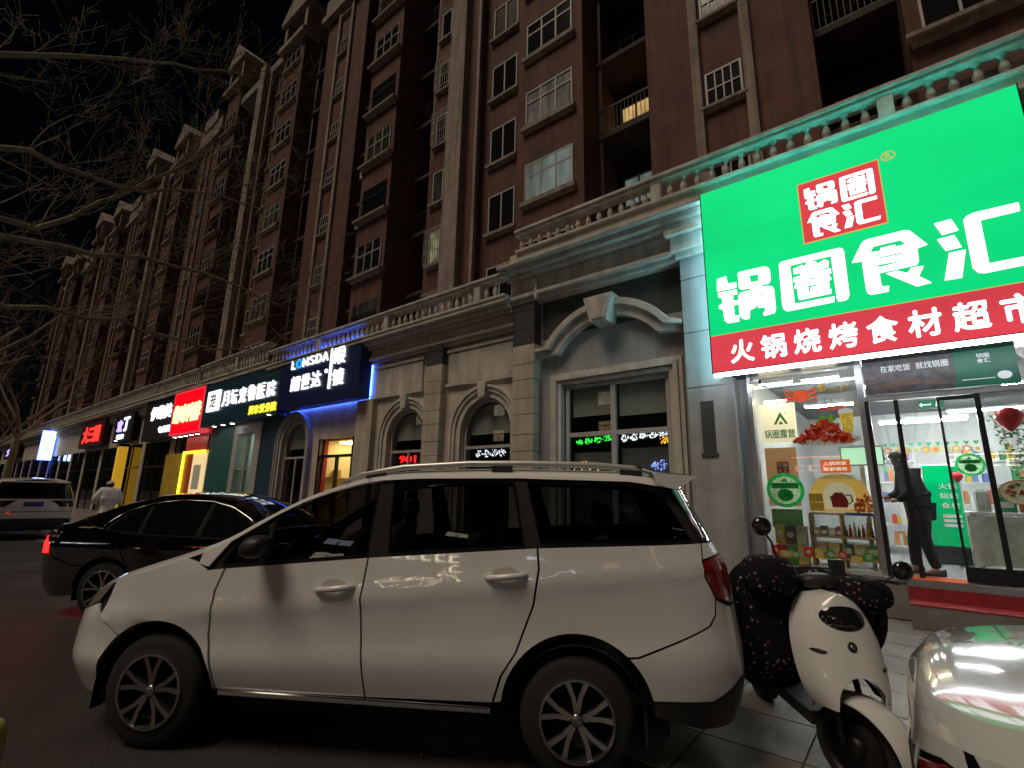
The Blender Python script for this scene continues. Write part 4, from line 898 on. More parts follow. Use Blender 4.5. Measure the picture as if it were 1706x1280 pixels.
part('panel', MB().box(-28.5,-24.85,8.5,8.54,4.1,6.1), emat('sign_bright_red', (1.0,.0,.01), 1.05), red)
part('casing', MB().box(-28.55,-28.5,8.48,8.9,4.05,6.15).box(-24.85,-24.8,8.48,8.9,4.05,6.15).box(-28.5,-24.85,8.48,8.9,6.1,6.15).box(-28.5,-24.85,8.48,8.9,4.05,4.1), G_red, red)
for i, ch in enumerate('绝味鸭脖'): text_part('lettering', ch, (-28.3+.85*i,-27.52+.85*i,4.6,5.5), 8.5, emat('letter_pale_yellow', (1,.9,.35), 2.0), red, .03, .05)
for i in range(5): downlight(-28.0+.7*i, 8.6, 3.95, 'small downlight under the red square sign, number %s from the left' % ['one','two','three','four','five'][i], 'downlights under the signs')
rd = thing('shop_door', 'shop doorway outlined by a glowing yellow neon strip under the red sign', 'door', (-26.5, 9, 0))
M_neon = emat('yellow_neon', (1,.72,.03), 3.0)
part('neon_strip', MB().box(-27.3,-27.18,8.82,8.9,0,3.25).box(-27.18,-24.75,8.82,8.9,3.13,3.25), M_neon, rd)
part('wall_panel', MB().box(-29.9,-27.3,8.92,8.99,0,3.2), pmat('yellow_cladding', (.6,.42,.05), .5, var=.3), rd)
part('red_panel', MB().box(-27.18,-26.3,8.92,8.99,0,3.1).box(-27.3,-24.75,8.92,8.99,3.26,4.0), pmat('red_cladding', (.42,.03,.02), .5), rd)
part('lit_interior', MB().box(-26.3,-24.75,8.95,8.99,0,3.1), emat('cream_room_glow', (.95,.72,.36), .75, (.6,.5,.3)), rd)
part('poster', MB().box(-26.0,-25.2,8.93,8.95,1.5,2.6), M_white, rd)
def small_sign(label, board, bm, items, tail=None):
    s = thing('shop_sign', label, 'sign', ((board[0]+board[1])/2, 8.6, board[2]))
    part('board', MB().box(board[0], board[1], 8.58, 8.9, board[2], board[3]), bm, s)
    for txt, box, m in items: text_part('lettering', txt, box, 8.58, m, s, .035, .05)
    return s
Rl = emat('letter_red', (1,.02,.015), 3.2); Vl = emat('letter_violet', (.25,.2,1.0), 3.5); Wb = emat('letter_bluewhite', (.75,.82,1), 2.5)
small_sign('black sign with three white characters beside the red square sign', (-33.2,-28.65,4.0,6.2), M_black, [('伊缘美', (-32.1,-29.0,5.05,5.8), Wb), ('专业美', (-30.5,-28.8,4.3,4.65), Wb)])
small_sign('small violet and white glowing sign left of the black sign', (-38.9,-35.2,4.2,5.9), M_black, [('欢', (-38.2,-37.2,4.8,5.55), Vl), ('丁', (-37.0,-35.9,4.8,5.65), Wb), ('健康', (-38.0,-36.6,4.35,4.65), Wb)])
small_sign('dark sign with big glowing red characters, far down the street', (-47.6,-41.4,4.2,6.0), pmat('dark_red_board', (.06,.01,.01), .6), [('大三圆', (-46.6,-42.3,4.5,5.65), Rl)])
small_sign('tiny violet sign near the end of the street', (-84,-74,4.4,5.8), M_black, [('文印', (-82,-77,4.7,5.5), Vl)])
small_sign('orange and red glowing sign at the far left end of the street', (-112,-90,4.2,6.2), pmat('dark_red_board', (.06,.01,.01), .6), [('酒馆', (-110,-98,4.5,5.8), emat('letter_orange', (1,.35,.02), 3))])
vs = thing('light_box', 'upright white lightbox sign sticking out from the far shops', 'sign', (-58, 7.8, 3.6))
part('face', MB().box(-58.06,-58.0,8.0,8.8,3.7,6.1), emat('lightbox_white', (.75,1,.95), 3.2), vs)
part('edge', MB().box(-58.1,-58.06,7.95,8.85,3.65,6.15), B_s, vs)
part('mark', MB().box(-58.0,-59.97,8.2,8.6,5.5,5.8).box(-58.0,-59.97,8.2,8.55,4.4,4.9), M_teal, vs)
part('arm', MB().box(-58.08,-58.02,8.85,9.0,5.8,5.9).box(-58.08,-58.02,8.85,9.0,3.9,4.0), M_iron, vs)
yc = thing('advert_column', 'tall yellow lit advertising panel standing out from the far shop fronts', 'panel', (-36.9, 8.6, 0))
part('panel', MB().box(-37.1,-36.7,8.5,8.95,.1,3.9), emat('amber_panel', (.85,.45,.03), .5, (.6,.4,.05)), yc)
part('cap', MB().box(-37.15,-36.65,8.45,9.0,3.9,4.05), M_iron, yc)
downlight(-36.9, 8.3, 4.2, 'bright downlight over the yellow advertising panel', 'downlights under the signs')
# decorations in the arched and hooded windows
def burst(x, y, z, r, n, mat, name, label, group):
    mb = MB()
    for i in range(n):
        a = random.random()*6.28; q = r*math.sqrt(random.random()); s = random.uniform(.008,.018)
        cx, cz = x+q*math.cos(a), z+q*math.sin(a)*.75
        mb.add([(cx-s,y,cz),(cx,y,cz-s),(cx+s,y,cz),(cx,y,cz+s)], [(0,1,2,3)])
    t = thing(name, label, 'lights', (x, y, z), group=group)
    part('bulb', mb, mat, t)['kind'] = 'stuff'; part('wire', MB().tube([(x,y+.004,z+r),(x,y+.004,z)], .003, 4), M_black, t)
Lg = emat('bulb_green', (.05,1,.08), 1.8); Lw = emat('bulb_white', (.9,.93,1), 1.8); La = emat('bulb_amber', (1,.5,.05), 1.8); Lb = emat('bulb_blue', (.25,.35,1), 2.2)
random.seed(8)
for i in range(4): burst(-5.45+.22*i, 9.16, 2.66+.02*i, .09, 30, Lg, 'window_lights', 'cluster of green bulbs in the hooded window, %s from the left' % ['first','second','third','fourth'][i], 'green bulbs in the hooded window')
for i in range(5): burst(-4.40+.2*i, 9.16, 2.70+.012*i, .09, 34, Lw, 'window_lights', 'cluster of white bulbs right of the window bar, %s along' % ['first','second','third','fourth','fifth'][i], 'white bulbs in the hooded window')
burst(-3.56, 9.16, 2.62, .12, 40, La, 'window_lights', 'amber starburst at the right edge of the hooded window', None)
burst(-5.35, 9.16, 2.2, .1, 22, La, 'window_lights', 'amber starburst low in the left half of the hooded window', None)
burst(-3.72, 9.16, 2.16, .16, 44, Lb, 'window_lights', 'blue starburst low in the right half of the hooded window', None)
for i in range(4): burst(-8.35+.25*i, 9.16, 2.52, .12, 36, Lw, 'window_lights', 'cluster of white bulbs in the arched window, %s from the left' % ['first','second','third','fourth'][i], 'white bulbs in the arched window')
rdisp = thing('led_display', 'red LED characters glowing in the farther arched window', 'display', (-11, 9.17, 2.2))
part('panel', MB().box(-11.6,-10.3,9.18,9.2,2.33,2.60), M_black, rdisp)
text_part('lettering', '9011', (-11.45,-10.45,2.36,2.57), 9.18, emat('led_red', (1,.01,.01), 2.5), rdisp, .03, .005)
# ------------------------------------------------------------------ vehicles
M_tyre = pmat('tyre_rubber', (.011,.011,.011), .85, var=.3, scale=20, bump=.2, bscale=120)
M_alloy = pmat('alloy', (.36,.36,.37), .25, metal=.95)
M_alloyd = pmat('alloy_dark', (.012,.012,.013), .45, metal=.3)
M_chrome = pmat('chrome', (.75,.75,.76), .08, metal=1.0)
M_rail = pmat('satin_rail', (.6,.6,.58), .3, metal=.4)
M_cglass = pmat('tinted_car_glass', (.006,.006,.007), .02, spec=.55)
M_plast = pmat('black_plastic', (.02,.02,.021), .5, var=.2, scale=8)
M_under = pmat('underbody', (.008,.008,.008), .9)
M_redl = pmat('red_lens', (.22,.008,.012), .12, coat=.6)
M_headl = pmat('headlamp_lens', (.35,.33,.30), .06, metal=.55)
def lerp_poly(P):
    """smooth interpolation of (x, value) points"""
    xs = [p[0] for p in P]; ys = [p[1] for p in P]; n = len(P)
    ms = []
    for i in range(n):
        a, b = max(i-1, 0), min(i+1, n-1); ms.append((ys[b]-ys[a])/(xs[b]-xs[a]))
    def f(x):
        if x <= xs[0]: return ys[0]
        if x >= xs[-1]: return ys[-1]
        for i in range(n-1):
            if x <= xs[i+1]: break
        h = xs[i+1]-xs[i]; t = (x-xs[i])/h
        return (2*t**3-3*t*t+1)*ys[i]+(t**3-2*t*t+t)*h*ms[i]+(-2*t**3+3*t*t)*ys[i+1]+(t**3-t*t)*h*ms[i+1]
    return f
def lin(P):
    def f(x):
        if x <= P[0][0]: return P[0][1]
        for (a, b), (c, d) in zip(P, P[1:]):
            if x <= c: return b+(d-b)*(x-a)/(c-a)
        return P[-1][1]
    return f
def inpoly(x, y, P):
    c = False; j = len(P)-1
    for i in range(len(P)):
        if (P[i][1] > y) != (P[j][1] > y) and x < (P[j][0]-P[i][0])*(y-P[i][1])/(P[j][1]-P[i][1])+P[i][0]: c = not c
        j = i
    return c
class Car:
    """A car body whose side is a surface inset(x, z); every panel is cut out of it along its own outline.
       local axes: x towards the rear (0 = front axle), y across (0 = one side, W = other side), z up"""
    def __init__(s, W, T, xf, xr, belt, Lf=.72, Lr=.66, nf=2.6, nr=4.0, r=.05, crown=.05, tumble=.20, bulge=None, prof=None):
        s.prof = prof; s.W = W; s.h = W/2; s.T = lerp_poly(T); s.xf = lin(xf); s.xr = lin(xr); s.belt = lin(belt); s.Lf, s.Lr, s.nf, s.nr, s.r, s.cr, s.tm = Lf, Lr, nf, nr, r, crown, tumble
        s.bulge = bulge or lerp_poly([(.2,.10),(.34,.055),(.5,.022),(.68,.012),(.86,.004),(.95,.0),(1.02,.013),(1.1,.028),(1.3,.060)])
    def U(s, x): return s.T(x)-s.r
    def inset(s, x, z):
        zb = s.belt(x)
        v = s.bulge(min(z, zb)) if s.prof is None else s.prof(x, min(z, zb), zb)
        if z > zb: v += s.tm*min(1.3, ((z-zb)/max(.2, 1.7-zb)))**1.15 if s.T(2) > 1.6 else s.tm*((z-zb)/.42)**1.1
        tf = (s.xf(z)+s.Lf-x)/s.Lf; tr = (x-s.xr(z)+s.Lr)/s.Lr; q = 0
        if tf > 0: q = 1-(max(0, 1-min(1, tf)**s.nf))**(1/s.nf)
        elif tr > 0: q = 1-(max(0, 1-min(1, tr)**s.nr))**(1/s.nr)
        return v+(s.h-v)*q
    def warp(s, x, z):
        a = s.xf(z)+s.Lf
        if x < a: return a-s.Lf*math.asin(max(0, min(1, (a-x)/s.Lf)))
        b = s.xr(z)-s.Lr
        if x > b: return b+s.Lr*math.asin(max(0, min(1, (x-b)/s.Lr)))
        return x
    def unwarp(s, w, z):
        a = s.xf(z)+s.Lf
        if w < a: return a-s.Lf*math.sin(min(PI/2, (a-w)/s.Lf))
        b = s.xr(z)-s.Lr
        if w > b: return b+s.Lr*math.sin(min(PI/2, (w-b)/s.Lr))
        return w
    def panel(s, name, outline, mat, parent, off=0.0, lip=.014, both=False, mirror=True, step=.06, flat=False, holes=()):
        pts = []
        O = [(s.warp(x, z), z) for x, z in outline]
        for (a, b), (c, d) in zip(O, O[1:]+O[:1]):
            n = max(1, int(math.hypot(c-a, d-b)/step+.999))
            for i in range(n): pts.append((a+(c-a)*i/n, b+(d-b)*i/n))
        nb = len(pts); x0 = min(p[0] for p in pts); x1 = max(p[0] for p in pts); z0 = min(p[1] for p in pts); z1 = max(p[1] for p in pts)
        extra = []
        i = 0; xx = x0+step*.5
        while xx < x1:
            zz = z0+step*.5*(1+(i % 2)*.5)
            while zz < z1:
                if inpoly(xx, zz, pts) and min((xx-p[0])**2+(zz-p[1])**2 for p in pts) > (step*.45)**2: extra.append((xx, zz))
                zz += step
            xx += step; i += 1
        H = [[(s.warp(x, z), z) for x, z in h] for h in holes]; ed = [(i, (i+1) % nb) for i in range(nb)]; allp = pts+extra
        for h in H:
            n0 = len(allp); allp = allp+h; ed += [(n0+i, n0+(i+1) % len(h)) for i in range(len(h))]
        V, _, F, *_r = delaunay_2d_cdt([Vector(p) for p in allp], ed, [], 1, 1e-6)
        if H: F = [f for f in F if not any(inpoly(sum(V[i].x for i in f)/len(f), sum(V[i].y for i in f)/len(f), h) for h in H)]
        v3 = []
        for p in V:
            z = p.y; x = s.unwarp(p.x, z); v3.append((x, s.inset(x, z)+off, z))
        F = [f for f in F]
        # orient towards -y
        tri = []
        for f in F:
            a, b, c = (V[i] for i in f[:3])
            tri.append(tuple(f) if (b.x-a.x)*(c.y-a.y)-(b.y-a.y)*(c.x-a.x) > 0 else tuple(reversed(f)))
        mb = MB(); mb.add(v3, tri); ntri = len(tri)
        # lip: boundary edges folded inwards
        ec = {}
        for f in tri:
            for i in range(len(f)):
                e = (f[i], f[(i+1) % len(f)]); ec[e] = 1
        if lip:
            be = [e for e in ec if (e[1], e[0]) not in ec]
            for a, b in be:
                pa, pb = v3[a], v3[b]
                def inn(p):
                    k = (p[1])/s.h; return (p[0]+(.014 if p[0] < 0 else -.014)*max(0, k-.3), p[1]+lip*(1-.6*k), p[2])
                mb.add([pa, inn(pa), inn(pb), pb], [(0,1,2,3)])
        if both:
            n = len(mb.v); fs = list(mb.f)
            mb.add([(x, s.W-y, z) for x, y, z in mb.v], [tuple(reversed(f)) for f in fs])
        o = part(name, mb, mat, parent, not flat, world=False)
        if not both and mirror:
            c = o.copy(); COL.objects.link(c); c.parent = parent; c.scale = (1,-1,1); c.location = (0,s.W,0); WLOC[c] = Vector((0,0,0)); o['_m'] = 1; del o['_m']
        return o
    def top(s, name, xa, xb, mat, parent, lift=0.0, n=24, m=26, ia=0.0, ease=False):
        """roof, bonnet or screen: spans both shoulders between stations xa and xb; ia pulls the sides in"""
        def fn(u, v):
            x = xa+(xb-xa)*(math.sin(u*PI/2) if ease else u); zu = s.U(x); ins = s.inset(x, zu)+ia; y = ins+(s.W-2*ins)*v
            d = min(v, 1-v)*(s.W-2*ins); e = min(1, (d+ia)/.16)
            z = zu+(s.r-.0)*(1-(1-e)**2.2)**(1/2.2)+s.cr*math.sin(PI*v)-s.cr*0.15+lift
            return (x, y, z)
        return part(name, MB().grid(lambda u, v: fn(u, v), n, m), mat, parent, True, world=False)
    def line(s, f, a, b, n=12): return [(a+(b-a)*i/n, f(a+(b-a)*i/n)) for i in range(n+1)]
    def archpts(s, cx, cz, rx, rz, a0, a1, n=18): return [(cx+rx*math.cos(R(a0+(a1-a0)*i/n)), cz+rz*math.sin(R(a0+(a1-a0)*i/n))) for i in range(n+1)]
def make_wheel(parent, x, y, r, side, rim_r, name='wheel', spokes=5):
    """side -1: outer face towards -y"""
    w = bpy.data.objects.new(name, None); COL.objects.link(w); w.parent = parent; w.location = (x, y, r); w.empty_display_size = .1; WLOC[w] = Vector((0,0,0))
    wd = .2
    t = [(rim_r,-.02),(rim_r+.012,-.01),(r-.055,-.012),(r-.02,.004),(r-.004,.03)]
    for k in range(5): t += [(r,.036+.028*k),(r,.054+.028*k),(r-.008,.056+.028*k),(r-.008,.062+.028*k)]
    t += [(r-.004,.17),(r-.03,.2),(rim_r,.21)]
    tyre = MB().lathe([(a, b*side*-1) for a, b in t], (0,0,0), 40, 'y'); link('tyre', tyre.mesh('tyre', True), M_tyre, w, (0,0,0), world=False)
    barrel = MB().lathe([(rim_r, -.018*-side),(rim_r-.012,-.02*-side),(rim_r-.02,.0),(rim_r-.03,.15*-side),(.05,.12*-side),(0,.12*-side)], (0,0,0), 36, 'y')
    link('barrel', barrel.mesh('barrel', True), M_alloyd, w, (0,0,0), world=False)
    mb = MB(); ring = [(rim_r-.002,-.020),(rim_r-.016,-.022),(rim_r-.018,-.012)]
    mb.lathe([(a, b*-side) for a, b in ring], (0,0,0), 40, 'y')
    for k in range(spokes):
        a0 = 2*PI*k/spokes+.3
        for d in (-.20, .20):
            ai, ao = a0+d*.35, a0+d*1.35
            def pt(rr, an, wv, yy): return (rr*math.cos(an)-wv*math.sin(an), yy*-side, rr*math.sin(an)+wv*math.cos(an))
            A = [pt(.035, ai, -.014, -.004), pt(.035, ai, .014, -.004), pt(rim_r*.55, (ai+ao)/2, .013, -.010), pt(rim_r-.012, ao, .017, -.019), pt(rim_r-.012, ao, -.013, -.019), pt(rim_r*.55, (ai+ao)/2, -.011, -.010)]
            B = [(p[0], p[1]+.03*-side, p[2]) for p in A]
            mb.add(A+B, [(0,1,2,5),(5,2,3,4),(0,5,11,6),(5,4,10,11),(1,7,8,2),(2,8,9,3)])
    link('rim', mb.mesh('rim'), M_alloy, w, (0,0,0), world=False)
    hub = MB().lathe([(0,-.012),(.028,-.012),(.034,-.004),(.036,.02)] if side > 0 else [(0,.012),(.028,.012),(.034,.004),(.036,-.02)], (0,0,0), 16, 'y')
    if side < 0: hub = MB().lathe([(0,-.012),(.028,-.012),(.034,-.004),(.036,.02)], (0,0,0), 16, 'y')
    else: hub = MB().lathe([(0,.012),(.028,.012),(.034,.004),(.036,-.02)], (0,0,0), 16, 'y')
    link('hub_cap', hub.mesh('hub_cap', True), M_alloy, w, (0,0,0), world=False)
    return w
def wheels(parent, car, xs, r, rim_r, arch, spokes=5):
    for x in xs:
        make_wheel(parent, x, .035, r, -1, rim_r, spokes=spokes); make_wheel(parent, x, car.W-.035, r, 1, rim_r, spokes=spokes)
    for x in xs:
        for yy0, yy1 in ((.03,.34),(car.W-.34,car.W-.03)):
            mb = MB()
            P = [(x-arch,.2)]+car.archpts(x, r, arch, arch, 180, 0, 14)+[(x+arch,.2)]
            n = len(P); mb.add([(a,yy0,b) for a, b in P]+[(a,yy1,b) for a, b in P], [(i, i+1, i+1+n, i+n) for i in range(n-1)])
            mid = yy1 if yy0 < .2 else yy0
            mb.add([(a,mid,b) for a, b in P], [tuple(range(n))])
            part('wheel_arch_liner', mb, M_under, parent, world=False)

# ---- white people carrier
M_wp = pmat('white_car_paint', (.72,.73,.735), .25, var=.04, scale=1.2, coat=1.0)
_low = lerp_poly([(.2,.11),(.34,.060),(.44,.030),(.52,.013),(.57,.010),(.63,.018),(.72,.019),(.84,.013)])
def van_side(x, z, zb):
    zc = .80+.115*(min(max(x, -.3), 3.4)-.347)              # the crease that climbs towards the tail lamp
    if z < zc-.04:
        t = (z-.34)/max(.2, zc-.04-.34); return _low(.34+t*.50 if z > .34 else z)
    if z < zc: t = (z-zc+.04)/.04; return .013-.013*(t*t*(3-2*t))
    d = z-zc; return .010*min(1, d/.05)+.115*max(0, d-.015)
VAN = thing('parked_van', 'white seven-seat family van parked at an angle, seen from its side', 'van', (-3.814+.0, 1.244, 0), .56167)
c = Car(1.78, [(-.95,.58),(-.91,.70),(-.85,.77),(-.7,.86),(-.56,.92),(-.4,.985),(-.05,1.10),(.24,1.205),(.40,1.285),(.5,1.35),(.82,1.525),(1.14,1.635),(1.35,1.68),(1.7,1.705),(2.2,1.718),(2.98,1.708),(3.17,1.688),(3.34,1.66)],
        [(.2,-.84),(.3,-.90),(.45,-.935),(.6,-.93),(.72,-.90),(.82,-.84)], [(.25,3.57),(.36,3.62),(.5,3.655),(.7,3.65),(1.03,3.61),(1.15,3.585),(1.28,3.52),(1.62,3.36),(1.7,3.33)],
        [(.1,1.02),(.255,1.047),(1.312,1.154),(2.364,1.243),(3.35,1.296)], r=.045, crown=.03, prof=van_side)
AR = c.archpts
BL = c.belt; g = .009
fa = lambda a0, a1: AR(-.005, .335, .40, .395, a0, a1); ra = lambda a0, a1: AR(2.612, .345, .435, .43, a0, a1)
c.panel('front_bumper', [(-.375,.27)]+[(-.80,.235),(c.xf(.24),.24)]+[(c.xf(z), z) for z in (.35,.45,.55,.64)]+[(-.86,.66),(-.70,.73),(-.50,.80),(-.44,.74)]+fa(133,178)[0:], M_wp, VAN, both=True)
c.panel('headlamp', [(c.xf(.65)+.004,.65),(-.86,.67),(-.70,.74),(-.51,.81),(-.40,c.U(-.40)-.006),(-.56,c.U(-.56)-.006),(-.7,c.U(-.7)-.006),(-.82,c.U(-.82)-.006),(c.xf(.72)+.004,.70)], M_headl, VAN, off=-.002)
c.panel('fender', fa(131,4)[::-1][::-1]+[(.405,.345),(.336,.66),(.335,.92),(.372,1.05),(.255,1.035),(.18,1.03+.05)]+[(x, c.U(x)-.004) for x in (.1,0,-.1,-.2,-.3,-.385)]+[(-.43,.745)], M_wp, VAN)
dz = lambda x: BL(x)-.010
c.panel('front_door', [(.42,.355),(1.362,.365),(1.332,.60),(1.302,.91),(1.322,dz(1.322))]+[(x, dz(x)) for x in (1.1,.8,.6)]+[(.388,dz(.388)),(.350,.92),(.351,.66)], M_wp, VAN)
c.panel('rear_door', [(1.374,.365),(2.125,.382),(2.172,.53),(2.258,.66),(2.358,.92),(2.388,1.12),(2.378,dz(2.378))]+[(x, dz(x)) for x in (2.1,1.8,1.55)]+[(1.334,dz(1.334)),(1.314,.91),(1.344,.60)], M_wp, VAN)
c.panel('rear_quarter', [(2.14,.384),(2.186,.53),(2.271,.66),(2.371,.92),(2.401,1.12),(2.391,dz(2.391))]+[(x, dz(x)) for x in (2.7,3.0,3.2)]+[(3.355,1.285),(3.345,1.19),(3.352,1.105),(3.41,.985),(3.40,.90),(3.36,.843),(2.955,.672)]+ra(49,174), M_wp, VAN)
c.panel('rear_bumper', [(3.042,.445),(3.36,.455),(3.54,.56),(c.xr(.56),.56)]+[(c.xr(z), z) for z in (.65,.75,.85,.93)]+[(3.50,.935),(3.42,.975),(3.41,.895),(3.375,.838),(2.965,.66)]+ra(46,14), M_wp, VAN, both=True)
c.panel('lower_bumper', [(3.043,.36),(3.3,.30),(c.xr(.30),.30)]+[(c.xr(z), z) for z in (.4,.5,.55)]+[(3.545,.55),(3.36,.446),(3.044,.437)], M_plast, VAN, off=.004, both=True)
c.panel('tail_lamp', [(3.352,1.186),(3.36,1.105),(3.418,.99),(3.50,.965),(3.535,1.045),(3.535,1.14),(3.49,1.215),(3.42,1.205)], M_redl, VAN, off=-.012)
c.panel('tailgate', [(3.365,1.285),(3.357,1.20),(3.42,1.215),(3.495,1.225),(3.545,1.145),(3.545,1.045),(3.51,.95),(c.xr(.95),.945)]+[(c.xr(z), z) for z in (1.03,1.15,1.22)]+[(c.xr(1.285),1.285)], M_wp, VAN, both=True)
c.panel('rear_window', [(3.362,1.297),(c.xr(1.297),1.297)]+[(c.xr(z), z) for z in (1.4,1.5,1.6)]+[(3.235,1.60)], M_cglass, VAN, off=.002, both=True)
wt = [(.262,1.058),(.37,1.212),(.688,1.415),(.971,1.559),(1.218,1.620),(1.59,1.643),(2.23,1.655),(2.96,1.644),(3.185,1.612)]
c.panel('pillar_rail', wt+[(3.24,1.605),(3.33,c.U(3.33))]+[(x, c.U(x)) for x in (3.1,2.9,2.6,2.2,1.9,1.6,1.4,1.2,1.0,.8,.6,.5,.4,.3,.2)]+[(.19,1.075)], M_wp, VAN, step=.05)
VW = (('quarter_light', [(.34,1.075),(.60,1.10),(.60,1.318),(.42,1.218)]), ('front_window', [(.64,1.103),(1.31,1.166),(1.30,1.603),(1.22,1.60),(.98,1.53),(.70,1.388),(.64,1.345)]), ('rear_window', [(1.45,1.182),(2.30,1.25),(2.22,1.633),(1.60,1.626),(1.40,1.617)]), ('rear_quarter_window', [(2.40,1.26),(3.30,1.305),(3.15,1.592),(2.96,1.624),(2.30,1.636)]))
M_tint = glassmat('tinted_glass', (.30,.31,.32), 1.5, 0.0, .02)
for nm, pl in VW: c.panel(nm, pl, M_tint, VAN, off=.006, lip=.004)
c.panel('body_shell', [(.43,.35),(2.15,.38)]+ra(174,6)+[(3.05,.40),(3.45,.42)]+[(3.55,.6),(3.56,.9),(3.50,1.2),(3.32,1.6)]+[(x, c.U(x)-.01) for x in (3.1,2.6,2.0,1.5,1.2,.9,.6,.4,.2,0,-.2,-.4,-.56)]+[(-.78,.70),(-.83,.5),(-.8,.28),(-.45,.3)]+fa(178,2), M_under, VAN, off=.02, both=True, lip=0, step=.09,
        holes=[[(x+(.012 if x < sum(q[0] for q in pl)/len(pl) else -.012), z+(.012 if z < sum(q[1] for q in pl)/len(pl) else -.012)) for x, z in pl] for nm, pl in VW])
M_seat = pmat('dark_seat_fabric', (.09,.085,.08), .9, var=.2, scale=12)
for xs_ in (.98, 1.78, 2.62):
    for ys_ in (.47, 1.31):
        st_ = part('seat', MB().box(xs_-.45,xs_+.02,ys_-.24,ys_+.24,.62,.78), M_seat, VAN, world=False, bevel=.05)
        part('backrest', MB().add([(xs_-.02,ys_-.24,.72),(xs_+.11,ys_-.24,.72),(xs_+.11,ys_+.24,.72),(xs_-.02,ys_+.24,.72),(xs_+.13,ys_-.21,1.30),(xs_+.23,ys_-.21,1.30),(xs_+.23,ys_+.21,1.30),(xs_+.13,ys_+.21,1.30)], [(0,3,2,1),(4,5,6,7),(0,1,5,4),(1,2,6,5),(2,3,7,6),(3,0,4,7)]), M_seat, st_, world=False, bevel=.045)
        part('headrest', MB().box(xs_+.15,xs_+.25,ys_-.13,ys_+.13,1.33,1.50), M_seat, st_, world=False, bevel=.04)
part('dashboard', MB().box(.22,.52,.18,1.60,.85,1.06), M_plast, VAN, world=False, bevel=.06)
part('steering_wheel', MB().tube([(.60+.06*math.sin(2*PI*k/20), .47+.18*math.cos(2*PI*k/20), 1.05+.17*math.sin(2*PI*k/20)) for k in range(21)], .014, 8), M_plast, VAN, True, world=False)
part('cabin_floor', MB().box(.2,3.3,.12,1.66,.40,.46), M_under, VAN, world=False)
c.top('bonnet', -.895, .20, M_wp, VAN)
c.top('windscreen', .205, 1.20, M_tint, VAN, ia=.05, lift=-.004)
c.top('roof', 1.205, 3.33, M_wp, VAN, n=30)
c.top('scuttle', .18, .30, M_wp, VAN, lift=-.012)
c.top('header', 1.16, 1.26, M_wp, VAN, lift=-.012)
for s_ in (0,1):
    part('windscreen_pillar', MB().grid(lambda u, v: (lambda x: (x, (c.inset(x, c.U(x))+.075*v) if s_ == 0 else c.W-c.inset(x, c.U(x))-.075*v, c.U(x)+c.r*(1-(1-min(1, .47*v))**2.2)**(1/2.2)-.002))(.2+1.02*u), 24, 5), M_wp, VAN, True, world=False)
part('spoiler', MB().grid(lambda u, v: (3.10+.28*u+.0*v, .16+(1.78-.32)*v, 1.692-.02*u*u+.012+.03*math.sin(PI*v)), 8, 20).grid(lambda u, v: (3.38-.14*u, .16+1.46*v, 1.684-.085*u+.03*math.sin(PI*v)), 5, 20).add([(3.10,.16,1.704),(3.38,.16,1.684),(3.24,.16,1.599),(3.12,.16,1.63)], [(0,1,2,3)]), M_wp, VAN, True, world=False)
part('floor_pan', MB().box(-.42,3.15,.22,1.56,.2,.38), M_under, VAN, world=False)
sm = MB().box(.44,2.12,.035,.075,.325,.36)
part('sill_trim', sm, M_chrome, VAN, world=False, bevel=.008); part('sill_trim', MB().box(.44,2.12,1.705,1.745,.325,.36), M_chrome, VAN, world=False, bevel=.008)
for s_ in (0, 1):
    yy = .265 if s_ == 0 else 1.78-.265
    rr = [(1.02,yy,1.615),(1.15,yy,1.665),(1.45,yy,1.718),(1.9,yy,1.748),(2.3,yy,1.754),(2.75,yy,1.748),(3.0,yy,1.730),(3.12,yy,1.70)]
    rl = part('roof_rail', MB().tube(rr, [.012,.02,.022,.022,.022,.022,.02,.012], 10), M_rail, VAN, True, world=False)
    for xx in (1.25,2.13,2.98): part('rail_foot', MB().box(xx-.07, xx+.07, yy-.016, yy+.016, c.T(xx)-.02, c.T(xx)+.035), M_plast, rl, world=False)
    for i, (xx, zz) in enumerate(((1.135,.963),(2.20,1.07))):
        yh = c.inset(xx, zz)
        sg_ = -1 if s_ == 0 else 1; yb = yh if s_ == 0 else 1.78-yh
        h = part('door_handle', MB().tube([(xx-.125,yb+.0*sg_,zz-.010),(xx-.09,yb+.026*sg_,zz-.008),(xx,yb+.036*sg_,zz+.002),(xx+.09,yb+.028*sg_,zz+.012),(xx+.125,yb,zz+.014)], [.012,.017,.018,.018,.013], 10), M_wp, VAN, True, world=False)
        part('handle_shade_patch', MB().grid(lambda u, v: (xx-.0+.085*math.cos(u*2*PI)*v, yb+.0015*sg_, zz+.018+.035*math.sin(u*2*PI)*v), 18, 3), pmat('recess_shade_paint', (.55,.53,.5), .35, coat=.5), h, world=False)  # flat darker patch, paints the shade of a handle cup
    yb = -.085 if s_ == 0 else 1.78+.085
    def mirr(u, v):
        a = u*2*PI; p = (v-.5)*PI; rx, ry, rz = .08, .105, .07
        sx_ = math.copysign(abs(math.cos(a))**.7, math.cos(a))*math.cos(p); sy_ = math.copysign(abs(math.sin(a))**.7, math.sin(a))*math.cos(p)
        return (.655+rx*sx_+.02*math.sin(p), yb+ry*sy_, 1.205+rz*math.copysign(abs(math.sin(p))**.8, math.sin(p)))
    mm = part('wing_mirror', MB().grid(mirr, 24, 12, True), M_plast, VAN, True, world=False)
    part('mirror_stalk', MB().tube([(.63, .08 if s_ == 0 else 1.70, 1.12), (.65, yb+(.08 if s_ == 0 else -.08), 1.15)], [.035,.028], 8), M_plast, mm, world=False)
    c_ = -1 if s_ == 0 else 1
